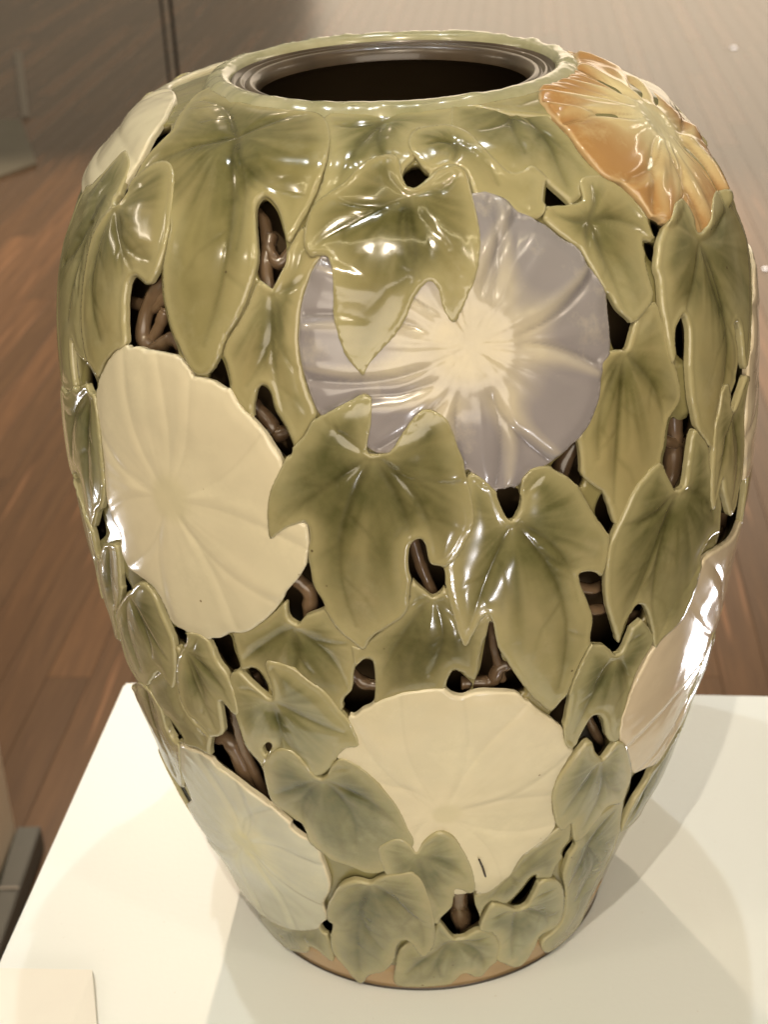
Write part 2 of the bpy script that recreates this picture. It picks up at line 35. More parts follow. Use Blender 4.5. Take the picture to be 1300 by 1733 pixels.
{'dk': 0, 'k': 'leaf', 'n': 'L29', 'lev': 5, 'c': (0.17, 0.17, 0.09), 'b': (-0.8747, 0.5675), 'v': [(-0.7341, 0.5023), (-0.8284, 0.4942), (-1.0797, 0.4498), (-0.7793, 0.5885), (-0.9272, 0.4528)], 'o': [(-0.8801, 0.568), (-0.8071, 0.5919), (-0.7684, 0.5962), (-0.7384, 0.5882), (-0.7238, 0.5703), (-0.707, 0.5502), (-0.7007, 0.5346), (-0.7225, 0.4989), (-0.7563, 0.4721), (-0.7781, 0.4738), (-0.8137, 0.4815), (-0.8613, 0.4653), (-0.9438, 0.4375), (-1.0003, 0.4365), (-1.0501, 0.452), (-1.0382, 0.484), (-1.016, 0.5141), (-0.9489, 0.5434)]},
{'dk': 0, 'k': 'leaf', 'n': 'L30', 'lev': 5, 'c': (0.218, 0.219, 0.131), 'b': (-0.6662, 0.533), 'v': [(-0.611, 0.4276), (-0.5231, 0.4754), (-0.6022, 0.5572), (-0.66, 0.4445)], 'o': [(-0.6615, 0.5366), (-0.6661, 0.5452), (-0.6484, 0.5555), (-0.5957, 0.5615), (-0.5625, 0.555), (-0.546, 0.5334), (-0.5222, 0.518), (-0.5112, 0.4897), (-0.5181, 0.4706), (-0.5383, 0.4727), (-0.5675, 0.4804), (-0.5798, 0.4524), (-0.5889, 0.4366), (-0.6319, 0.4185), (-0.6647, 0.4258), (-0.6915, 0.4353), (-0.7202, 0.4387), (-0.7403, 0.4568), (-0.7222, 0.4906), (-0.6916, 0.5228)]},
{'dk': 0, 'k': 'leaf', 'n': 'L31', 'lev': 3, 'c': (0.165, 0.166, 0.093), 'b': (-0.7092, 0.5238), 'v': [(-0.6829, 0.3946), (-0.7931, 0.4132), (-0.8817, 0.4615)], 'o': [(-0.7105, 0.528), (-0.6897, 0.5223), (-0.7403, 0.4568), (-0.7118, 0.4319), (-0.6516, 0.417), (-0.6749, 0.388), (-0.7435, 0.3863), (-0.8553, 0.3731), (-0.9154, 0.38), (-0.934, 0.4148), (-0.9293, 0.4444), (-0.8241, 0.4797), (-0.7469, 0.5017)]},
{'dk': 0, 'k': 'leaf', 'n': 'L32', 'lev': 4, 'c': (0.21, 0.201, 0.111), 'b': (-0.931, 0.6163), 'v': [(-1.0379, 0.4818), (-1.1017, 0.6391), (-1.1255, 0.514)], 'o': [(-1.1465, 0.6571), (-1.1272, 0.6449), (-1.0951, 0.6288), (-1.0418, 0.6153), (-1.0388, 0.584), (-0.9726, 0.6097), (-0.8992, 0.6231), (-0.8819, 0.6151), (-0.8936, 0.593), (-0.9116, 0.5677), (-0.9652, 0.5368), (-1.023, 0.515), (-1.0529, 0.4788), (-1.1126, 0.4706), (-1.096, 0.4971), (-1.1106, 0.5303), (-1.098, 0.5777), (-1.0958, 0.6212), (-1.1544, 0.6519)]},
{'dk': 0, 'k': 'leaf', 'n': 'L33', 'lev': 5, 'c': (0.195, 0.18, 0.079), 'b': (-0.9402, 0.7796), 'v': [(-0.9992, 0.6302), (-0.8933, 0.6954), (-1.1089, 0.6774), (-1.1412, 0.73)], 'o': [(-1.0407, 0.7707), (-1.0113, 0.7713), (-0.9563, 0.7836), (-0.9274, 0.7781), (-0.909, 0.7761), (-0.8957, 0.7448), (-0.8957, 0.7079), (-0.9008, 0.6819), (-0.9317, 0.6587), (-0.9631, 0.6489), (-1.0193, 0.623), (-1.0581, 0.6381), (-1.0837, 0.6532), (-1.1189, 0.6595), (-1.1623, 0.6691), (-1.1793, 0.6925), (-1.1826, 0.7241), (-1.1625, 0.7551), (-1.1005, 0.7571)]},
{'dk': 0.55, 'k': 'leaf', 'n': 'L34', 'lev': 2, 'c': (0.107, 0.103, 0.05), 'b': (0.0477, 0.6324), 'v': [(-0.0987, 0.5362), (0.1387, 0.5376), (-0.1225, 0.5706), (0.0196, 0.5352), (0.1601, 0.5974)], 'o': [(-0.1592, 0.5781), (-0.1421, 0.5757), (-0.104, 0.5869), (-0.0482, 0.6103), (-0.0128, 0.6275), (-0.0101, 0.6409), (0.0074, 0.6497), (0.0313, 0.6364), (0.0504, 0.631), (0.0719, 0.6389), (0.0964, 0.6258), (0.1384, 0.5986), (0.1848, 0.6088), (0.1909, 0.5943), (0.1678, 0.5718), (0.1566, 0.5422), (0.1478, 0.5322), (0.1297, 0.5353), (0.1162, 0.5416), (0.0969, 0.5446), (0.0835, 0.5395), (0.0742, 0.5271), (0.041, 0.5204), (-0.004, 0.5186), (-0.0599, 0.5148), (-0.1124, 0.5072), (-0.1085, 0.5487), (-0.1129, 0.5584), (-0.1507, 0.5529)]},
{'dk': 0, 'k': 'leaf', 'n': 'L35', 'lev': 4, 'c': (0.209, 0.213, 0.127), 'b': (0.9269, 0.2599), 'v': [(0.8291, 0.225), (1.2548, 0.3052)], 'o': [(1.3588, 0.2895), (1.3504, 0.2696), (1.3291, 0.2388), (1.0172, 0.2271), (0.9663, 0.207), (0.8362, 0.2111), (0.8094, 0.2335), (0.8298, 0.2587), (0.869, 0.2767), (0.9088, 0.2931), (0.9818, 0.2942), (1.0654, 0.2978)]},
{'dk': 0, 'k': 'leaf', 'n': 'L36', 'lev': 5, 'c': (0.191, 0.19, 0.108), 'b': (-0.9549, 0.4353), 'v': [(-1.0529, 0.2678), (-0.9866, 0.3734)], 'o': [(-1.0109, 0.4311), (-0.945, 0.4413), (-0.8887, 0.4281), (-0.8807, 0.4028), (-0.8822, 0.3728), (-0.854, 0.3698), (-0.9191, 0.3252), (-1.0315, 0.268), (-1.2388, 0.2778), (-1.2349, 0.3306), (-1.2333, 0.3754), (-1.0834, 0.4039)]},
{'k': 'flower', 'n': 'F1', 'lev': 3, 'c': 'blue', 'rc': 0.0338, 'b': (0.1626, 0.8598), 'v': [(0.2641, 0.9828), (0.3432, 0.9682), (0.506, 0.9025), (0.4946, 0.8243), (0.3392, 0.7486), (0.2005, 0.7303), (0.1343, 0.7553), (-0.0803, 0.8219), (-0.2497, 0.8881), (-0.2416, 0.8366), (-0.179, 0.9352), (-0.0724, 0.7757), (0.0447, 0.9861)], 'o': [(0.2294, 0.9907), (0.2697, 0.9893), (0.3167, 0.9812), (0.3363, 0.9702), (0.3467, 0.9664), (0.3938, 0.9569), (0.4418, 0.9397), (0.4841, 0.9258), (0.5031, 0.9103), (0.5114, 0.9047), (0.5373, 0.883), (0.5346, 0.8597), (0.5266, 0.8383), (0.5143, 0.8305), (0.495, 0.8253), (0.4929, 0.8193), (0.4873, 0.8124), (0.475, 0.7961), (0.4524, 0.7783), (0.4109, 0.7633), (0.3729, 0.7543), (0.3391, 0.747), (0.2942, 0.7397), (0.2574, 0.7304), (0.2257, 0.7256), (0.2046, 0.7279), (0.1661, 0.7387), (0.1381, 0.7519), (0.1255, 0.7486), (0.0909, 0.7443), (0.01, 0.7491), (-0.0488, 0.7687), (-0.0728, 0.7715), (-0.0952, 0.7779), (-0.1215, 0.7872), (-0.1754, 0.7982), (-0.2055, 0.807), (-0.2218, 0.8194), (-0.2432, 0.842), (-0.2563, 0.866), (-0.2546, 0.8914), (-0.2479, 0.9081), (-0.2314, 0.9259), (-0.2138, 0.937), (-0.1818, 0.9478), (-0.1208, 0.9609), (-0.0235, 0.9817), (0.1158, 0.9929)]},
{'k': 'flower', 'n': 'F2', 'lev': 3, 'c': 'cream', 'rc': 0.013, 'b': (-0.6408, 0.7027), 'v': [(-0.5461, 0.8289), (-0.777, 0.8292), (-0.9134, 0.6485), (-0.8374, 0.6071), (-0.6809, 0.5644), (-0.4625, 0.5779), (-0.335, 0.6185), (-0.2593, 0.6796), (-0.3487, 0.7849), (-0.903, 0.7486), (-0.6583, 0.8383)], 'o': [(-0.7843, 0.8361), (-0.7342, 0.8407), (-0.7006, 0.8395), (-0.6491, 0.8416), (-0.6139, 0.8423), (-0.5904, 0.8402), (-0.5653, 0.8355), (-0.5481, 0.8303), (-0.5422, 0.826), (-0.516, 0.8264), (-0.4786, 0.8254), (-0.4373, 0.8212), (-0.418, 0.8133), (-0.3992, 0.8043), (-0.3749, 0.7975), (-0.3483, 0.7886), (-0.3229, 0.7753), (-0.3066, 0.7651), (-0.2947, 0.7464), (-0.291, 0.7243), (-0.2792, 0.7077), (-0.2652, 0.7048), (-0.2496, 0.703), (-0.2446, 0.6894), (-0.2527, 0.6675), (-0.2701, 0.6526), (-0.3119, 0.6317), (-0.3445, 0.6122), (-0.4009, 0.5899), (-0.4471, 0.578), (-0.4853, 0.5737), (-0.5247, 0.5627), (-0.5536, 0.5574), (-0.5988, 0.5562), (-0.6451, 0.5573), (-0.6923, 0.5607), (-0.7094, 0.5806), (-0.7403, 0.5954), (-0.7928, 0.6002), (-0.8412, 0.6025), (-0.8685, 0.6171), (-0.8571, 0.6398), (-0.8811, 0.6512), (-0.8974, 0.6724), (-0.893, 0.7015), (-0.8938, 0.7294), (-0.9032, 0.7557), (-0.9082, 0.7797), (-0.8945, 0.7915), (-0.8606, 0.8107), (-0.8239, 0.8268)]},
{'k': 'flower', 'n': 'F3', 'lev': 3, 'c': 'cream', 'rc': 0.013, 'b': (0.0633, 0.3525), 'v': [(0.1163, 0.5116), (0.2861, 0.4927), (0.4462, 0.41), (0.4034, 0.3526), (0.4223, 0.3034), (0.2643, 0.2354), (0.1603, 0.2345), (-0.175, 0.4873), (-0.1218, 0.4044), (-0.0419, 0.5147), (-0.0333, 0.3025)], 'o': [(-0.1868, 0.4907), (-0.147, 0.5022), (-0.1071, 0.5117), (-0.0591, 0.5206), (-0.0034, 0.5257), (0.0414, 0.5268), (0.0697, 0.5252), (0.0875, 0.5187), (0.1162, 0.5145), (0.1436, 0.5174), (0.182, 0.5179), (0.229, 0.5137), (0.2698, 0.5052), (0.2854, 0.4979), (0.3026, 0.4926), (0.3465, 0.4737), (0.383, 0.4603), (0.4082, 0.4478), (0.4191, 0.4312), (0.4556, 0.4111), (0.4378, 0.3976), (0.4174, 0.376), (0.4103, 0.3553), (0.4224, 0.3276), (0.4456, 0.2999), (0.4181, 0.2823), (0.3637, 0.2717), (0.3322, 0.2641), (0.3, 0.2376), (0.2615, 0.2227), (0.2194, 0.2114), (0.159, 0.2146), (0.1022, 0.2186), (0.0488, 0.2355), (-0.0089, 0.263), (-0.0689, 0.3121), (-0.1161, 0.3498), (-0.1588, 0.3902), (-0.2102, 0.4186), (-0.2366, 0.4421), (-0.2274, 0.4569), (-0.1961, 0.4714)]},
{'k': 'flower', 'n': 'F4', 'lev': 4, 'c': 'pale', 'rc': 0.0091, 'b': (-0.6825, 0.2501), 'v': [(-0.6085, 0.3531), (-0.4021, 0.2609), (-0.4073, 0.1766), (-0.6202, 0.0903), (-0.7302, 0.3637), (-0.5093, 0.331), (-0.8558, 0.0852), (-1.0258, 0.1837)], 'o': [(-0.8637, 0.3678), (-0.7882, 0.3795), (-0.6879, 0.3804), (-0.641, 0.3688), (-0.5919, 0.3586), (-0.5325, 0.3464), (-0.4805, 0.335), (-0.4333, 0.3202), (-0.3857, 0.3017), (-0.3538, 0.2877), (-0.347, 0.2638), (-0.3397, 0.2367), (-0.3477, 0.2148), (-0.3991, 0.1777), (-0.4078, 0.1487), (-0.477, 0.1143), (-0.6178, 0.087), (-0.7381, 0.0728), (-0.874, 0.0636), (-1.2175, 0.0485), (-1.2972, 0.0724), (-1.2392, 0.1344), (-1.1537, 0.2071), (-0.9814, 0.2605), (-0.9409, 0.3113)]},
{'k': 'flower', 'n': 'F5', 'lev': 5, 'c': 'orange', 'rc': 0.022099999999999998, 'b': (1.0975, 1.012), 'v': [(0.7985, 1.1061), (0.714, 1.0876), (0.6476, 1.0474), (0.7314, 0.9735), (0.7668, 0.9351), (0.8598, 0.9245), (0.9717, 0.9058), (1.1726, 0.9309), (1.3159, 0.9916), (1.4216, 1.0635), (1.6448, 1.1009), (1.3234, 1.1112), (1.0585, 1.1112), (1.1532, 0.9144)], 'o': [(0.8417, 1.1112), (0.7159, 1.0917), (0.6637, 1.0681), (0.6476, 1.0474), (0.6387, 1.0315), (0.6358, 1.0163), (0.6503, 1.0012), (0.6692, 0.9866), (0.7013, 0.977), (0.7273, 0.972), (0.7376, 0.9608), (0.7536, 0.947), (0.7639, 0.9337), (0.7878, 0.9284), (0.8336, 0.9189), (0.9023, 0.9067), (0.95, 0.9011), (1.0282, 0.9032), (1.1692, 0.9068), (1.2544, 0.9135), (1.2894, 0.9389), (1.3477, 0.9654), (1.3774, 0.993), (1.3304, 1.0181), (1.3645, 1.0422), (1.4573, 1.0682), (1.6027, 1.0873), (1.7237, 1.1016), (1.7909, 1.1112), (1.533, 1.1112), (1.2716, 1.1112), (1.0123, 1.1112)]},
{'k': 'flower', 'n': 'F6', 'lev': 1, 'c': 'cream', 'rc': 0.0104, 'b': (-1.8023, 0.9882), 'v': [(-1.5763, 1.0593), (-1.0277, 0.9985), (-1.2532, 0.9473), (-1.3786, 1.0701), (-1.046, 0.9777)], 'o': [(-1.7499, 1.0582), (-1.4972, 1.0747), (-1.3302, 1.0714), (-1.1791, 1.0569), (-1.103, 1.0429), (-1.0567, 1.0241), (-1.0352, 1.0093), (-1.0296, 0.9919), (-1.0306, 0.9776), (-1.0195, 0.9604), (-1.0425, 0.9401), (-1.2001, 0.9197), (-1.3013, 0.9189), (-1.3333, 0.9387), (-2.2713, 0.9387), (-2.3033, 0.9189), (-2.4045, 0.9197), (-2.5621, 0.9401), (-2.5851, 0.9604), (-2.574, 0.9776), (-2.575, 0.9919), (-2.5694, 1.0093), (-2.5478, 1.0241), (-2.5016, 1.0429), (-2.4255, 1.0569), (-2.2744, 1.0714), (-2.1074, 1.0747), (-1.8547, 1.0582)]},
{'k': 'flower', 'n': 'F7', 'lev': 4, 'c': 'pink', 'rc': 0.0065, 'b': (1.2425, 0.4174), 'v': [(0.6708, 0.3778), (0.7771, 0.3185), (0.9515, 0.3242), (0.7972, 0.5502), (0.8961, 0.5776), (0.8501, 0.3133), (1.2696, 0.5458)], 'o': [(1.1202, 0.5645), (0.9938, 0.575), (0.9104, 0.5806), (0.8715, 0.5765), (0.8398, 0.5705), (0.8049, 0.5593), (0.7703, 0.5507), (0.7397, 0.5342), (0.7208, 0.516), (0.6913, 0.5044), (0.6634, 0.4872), (0.6411, 0.4693), (0.6236, 0.4477), (0.6161, 0.4259), (0.6264, 0.4034), (0.6713, 0.3742), (0.7064, 0.353), (0.765, 0.3211), (0.8351, 0.3113), (0.9325, 0.302), (0.9942, 0.3135), (1.078, 0.3177), (1.1593, 0.3169), (1.1901, 0.3519), (1.2949, 0.3519), (1.3257, 0.3169), (1.407, 0.3177), (1.4908, 0.3135), (1.5525, 0.302), (1.6499, 0.3113), (1.72, 0.3211), (1.7786, 0.353), (1.8137, 0.3742), (1.8586, 0.4034), (1.8689, 0.4259), (1.8614, 0.4477), (1.8439, 0.4693), (1.8216, 0.4872), (1.7937, 0.5044), (1.7641, 0.516), (1.7453, 0.5342), (1.7147, 0.5507), (1.6801, 0.5593), (1.6452, 0.5705), (1.6135, 0.5765), (1.5745, 0.5806), (1.4912, 0.575), (1.3648, 0.5645)]},
{'k': 'flower', 'n': 'F8', 'lev': 5, 'c': 'pink', 'rc': 0.0065, 'b': (1.4648, 0.7366), 'v': [(1.4089, 0.8249), (1.095, 0.6815), (1.1757, 0.805)], 'o': [(1.4124, 0.8296), (1.2934, 0.8205), (1.2348, 0.8095), (1.1799, 0.8021), (1.1895, 0.7876), (1.1697, 0.7679), (1.1186, 0.7549), (1.1092, 0.7083), (1.0877, 0.6858), (1.1264, 0.6487), (1.2084, 0.6057), (1.7211, 0.6057), (1.8032, 0.6487), (1.8419, 0.6858), (1.8204, 0.7083), (1.811, 0.7549), (1.7599, 0.7679), (1.7401, 0.7876), (1.7496, 0.8021), (1.6948, 0.8095), (1.6361, 0.8205), (1.5171, 0.8296)]}]
HOLES=[[(-0.435, 0.9888), (-0.4113, 0.9893), (-0.3705, 0.9796), (-0.3418, 0.9652), (-0.3205, 0.9495), (-0.315, 0.9317), (-0.3272, 0.9205), (-0.3434, 0.9093), (-0.3591, 0.9119), (-0.3846, 0.9212), (-0.3971, 0.935), (-0.4228, 0.9607), (-0.4428, 0.9796)], [(-0.7938, 0.8336), (-0.8128, 0.8553), (-0.8283, 0.8789), (-0.8246, 0.8926), (-0.8021, 0.8973), (-0.7715, 0.8952), (-0.7477, 0.8935), (-0.7244, 0.9003), (-0.7054, 0.9108), (-0.6837, 0.8886), (-0.6433, 0.8625), (-0.6084, 0.8449), (-0.6105, 0.8385), (-0.6648, 0.8375), (-0.7186, 0.8363), (-0.7532, 0.8363)], [(-0.4719, 0.8445), (-0.4512, 0.8301), (-0.4486, 0.8174), (-0.484, 0.8208), (-0.5033, 0.825), (-0.491, 0.8359)], [(-0.3547, 0.8243), (-0.3361, 0.8193), (-0.3242, 0.8043), (-0.2983, 0.7894), (-0.2795, 0.7714), (-0.2895, 0.7624), (-0.3128, 0.766), (-0.3438, 0.7852), (-0.3801, 0.7933), (-0.3811, 0.8048), (-0.3732, 0.819)], [(0.0656, 1.0277), (0.0868, 1.0174), (0.1045, 1.0098), (0.0637, 0.9987), (0.035, 0.9992), (0.0183, 1.0065), (0.0217, 1.0146), (0.0366, 1.0219)], [(0.4774, 0.9897), (0.4907, 0.986), (0.5258, 0.9665), (0.484, 0.966), (0.444, 0.97)], [(0.7785, 0.9324), (0.8184, 0.9247), (0.7982, 0.9154), (0.773, 0.9164)], [(0.725, 0.9148), (0.7681, 0.9081), (0.7473, 0.8964), (0.7227, 0.9022)], [(0.5572, 0.8805), (0.5834, 0.8636), (0.6186, 0.8487), (0.6032, 0.8364), (0.5689, 0.8294), (0.5471, 0.8343), (0.5418, 0.8487)], [(0.7878, 0.8373), (0.8076, 0.8391), (0.8133, 0.8265), (0.8048, 0.8026), (0.786, 0.8008), (0.7541, 0.8125), (0.7615, 0.8291)], [(0.7243, 0.7499), (0.7524, 0.7436), (0.7844, 0.7426), (0.7998, 0.7465), (0.8213, 0.7368), (0.814, 0.723), (0.7964, 0.7105), (0.7885, 0.6857), (0.7499, 0.6746), (0.7274, 0.6849), (0.6939, 0.7094), (0.7065, 0.726), (0.7107, 0.7371)], [(0.3511, 0.7397), (0.3812, 0.749), (0.4233, 0.7578), (0.4353, 0.7334), (0.4284, 0.7153), (0.393, 0.7269)], [(0.4942, 0.7027), (0.514, 0.6849), (0.5328, 0.668), (0.5172, 0.6577), (0.4897, 0.6727), (0.4719, 0.6875)], [(0.209, 0.7248), (0.2308, 0.7259), (0.2512, 0.7263), (0.2728, 0.7137), (0.2497, 0.6953), (0.2294, 0.7011)], [(0.4296, 0.6254), (0.45, 0.6257), (0.4747, 0.6224), (0.4977, 0.6121), (0.5105, 0.5863), (0.534, 0.563), (0.5741, 0.5279), (0.5957, 0.541), (0.6123, 0.5622), (0.6339, 0.5666), (0.6601, 0.5564), (0.6588, 0.5447), (0.6182, 0.5376), (0.6056, 0.5225), (0.5755, 0.5141), (0.535, 0.5307), (0.4818, 0.5421), (0.4798, 0.57), (0.4609, 0.5904), (0.4341, 0.6161)], [(-0.0063, 0.6778), (0.0155, 0.6867), (0.0319, 0.6817), (0.0428, 0.6621), (0.0749, 0.6559), (0.0763, 0.6353), (0.0514, 0.6256), (0.0318, 0.6304), (-0.0063, 0.6494)], [(-0.2561, 0.6599), (-0.2483, 0.6384), (-0.2247, 0.6149), (-0.2778, 0.6018), (-0.3055, 0.5911), (-0.3236, 0.6104), (-0.3279, 0.6236), (-0.2847, 0.6443)], [(-0.5799, 0.5508), (-0.5433, 0.5571), (-0.5057, 0.5646), (-0.5022, 0.5495), (-0.4961, 0.5287), (-0.5292, 0.5163), (-0.5579, 0.5275)], [(-0.7185, 0.5468), (-0.6656, 0.5505), (-0.6803, 0.5334), (-0.7182, 0.5324)], [(-0.47, 0.5256), (-0.4398, 0.5285), (-0.418, 0.5138), (-0.4227, 0.503), (-0.4554, 0.5065)], [(-0.1571, 0.5499), (-0.1138, 0.5555), (-0.1173, 0.5084), (-0.1509, 0.496), (-0.1815, 0.4869), (-0.2045, 0.4981), (-0.1972, 0.5087), (-0.1722, 0.5218)], [(0.0993, 0.5416), (0.1236, 0.532), (0.1407, 0.5218), (0.1269, 0.511), (0.1082, 0.5105), (0.0865, 0.5143), (0.076, 0.5241), (0.0855, 0.5352)], [(0.1922, 0.5931), (0.2099, 0.5672), (0.2188, 0.548), (0.2381, 0.5423), (0.2621, 0.5262), (0.2872, 0.5081), (0.2763, 0.5026), (0.2349, 0.5075), (0.1865, 0.5118), (0.1518, 0.5147), (0.1545, 0.5275), (0.168, 0.5423), (0.1778, 0.5672)], [(0.4277, 0.4847), (0.428, 0.4643), (0.4188, 0.4452), (0.3748, 0.4639), (0.3888, 0.4729)], [(0.528, 0.4439), (0.5731, 0.4148), (0.6061, 0.3921), (0.6015, 0.372), (0.5578, 0.3885), (0.5279, 0.4097), (0.4815, 0.4103), (0.4999, 0.433)], [(-0.59, 0.4727), (-0.5516, 0.4614), (-0.5395, 0.4209), (-0.5009, 0.3959), (-0.5029, 0.364), (-0.5142, 0.3316), (-0.5528, 0.3373), (-0.6135, 0.3512), (-0.7209, 0.3675), (-0.6829, 0.4068), (-0.6349, 0.4197), (-0.6039, 0.4326)], [(-0.4509, 0.4342), (-0.4421, 0.4294), (-0.4709, 0.4135), (-0.477, 0.423)], [(-0.4343, 0.3173), (-0.4054, 0.3158), (-0.3996, 0.2925), (-0.4515, 0.3038)], [(-0.5031, 0.1015), (-0.4492, 0.1266), (-0.4121, 0.1277), (-0.4455, 0.0994), (-0.4867, 0.0874)], [(0.104, 0.2073), (0.1366, 0.2064), (0.1861, 0.2095), (0.1854, 0.1836), (0.2271, 0.1324), (0.1688, 0.1135), (0.1214, 0.1049), (0.0762, 0.1307), (0.0512, 0.1568), (0.0951, 0.1841)], [(0.4094, 0.2081), (0.4359, 0.2014), (0.4219, 0.1554), (0.3752, 0.1501), (0.3455, 0.1652), (0.3759, 0.186)], [(0.5314, 0.2441), (0.5582, 0.2503), (0.5801, 0.2352), (0.55, 0.2189), (0.5242, 0.2321)], [(0.8086, 0.3047), (0.9496, 0.2873), (0.9744, 0.2627), (0.8888, 0.242), (0.8695, 0.2077), (0.8054, 0.2633), (0.8062, 0.2862)], [(1.3669, 0.6101), (1.4401, 0.5817), (1.4354, 0.5653), (1.4281, 0.5398), (1.104, 0.5586), (1.0141, 0.5711), (1.0178, 0.5884), (1.008, 0.619), (1.0897, 0.5919), (1.1631, 0.5965)], [(-1.0945, 1.0509), (-1.0091, 1.0379), (-1.0055, 1.0189), (-1.0324, 1.0002), (-1.0189, 0.9817), (-1.001, 0.963), (-1.0209, 0.9497), (-1.0545, 0.9552), (-1.0389, 0.9692), (-1.0649, 0.9857), (-1.0705, 1.0054), (-1.0865, 1.0223), (-1.1261, 1.0382)], [(-1.1279, 0.8048), (-1.088, 0.7976), (-1.06, 0.7831), (-1.0834, 0.761), (-1.1106, 0.7697)], [(-0.98, 0.7968), (-0.9286, 0.7862), (-0.9626, 0.7707), (-0.9974, 0.7785)], [(-0.9916, 0.644), (-0.9747, 0.6227), (-1.0542, 0.599), (-1.0959, 0.5749), (-1.118, 0.5978), (-1.1958, 0.6219), (-1.4248, 0.64), (-1.1458, 0.6571), (-1.1241, 0.6271), (-1.0813, 0.6096)], [(-0.9259, 0.5841), (-0.8795, 0.574), (-0.9022, 0.5647), (-0.9615, 0.5583)], [(-0.9398, 0.3918), (-0.8892, 0.3917), (-0.8612, 0.3799), (-0.8846, 0.3635), (-0.9542, 0.3542), (-0.9732, 0.3689)], [(1.0722, 0.8007), (1.1288, 0.7624), (1.1584, 0.7356), (1.0348, 0.7195), (1.0149, 0.7327), (1.0702, 0.7462), (1.0876, 0.768)]]
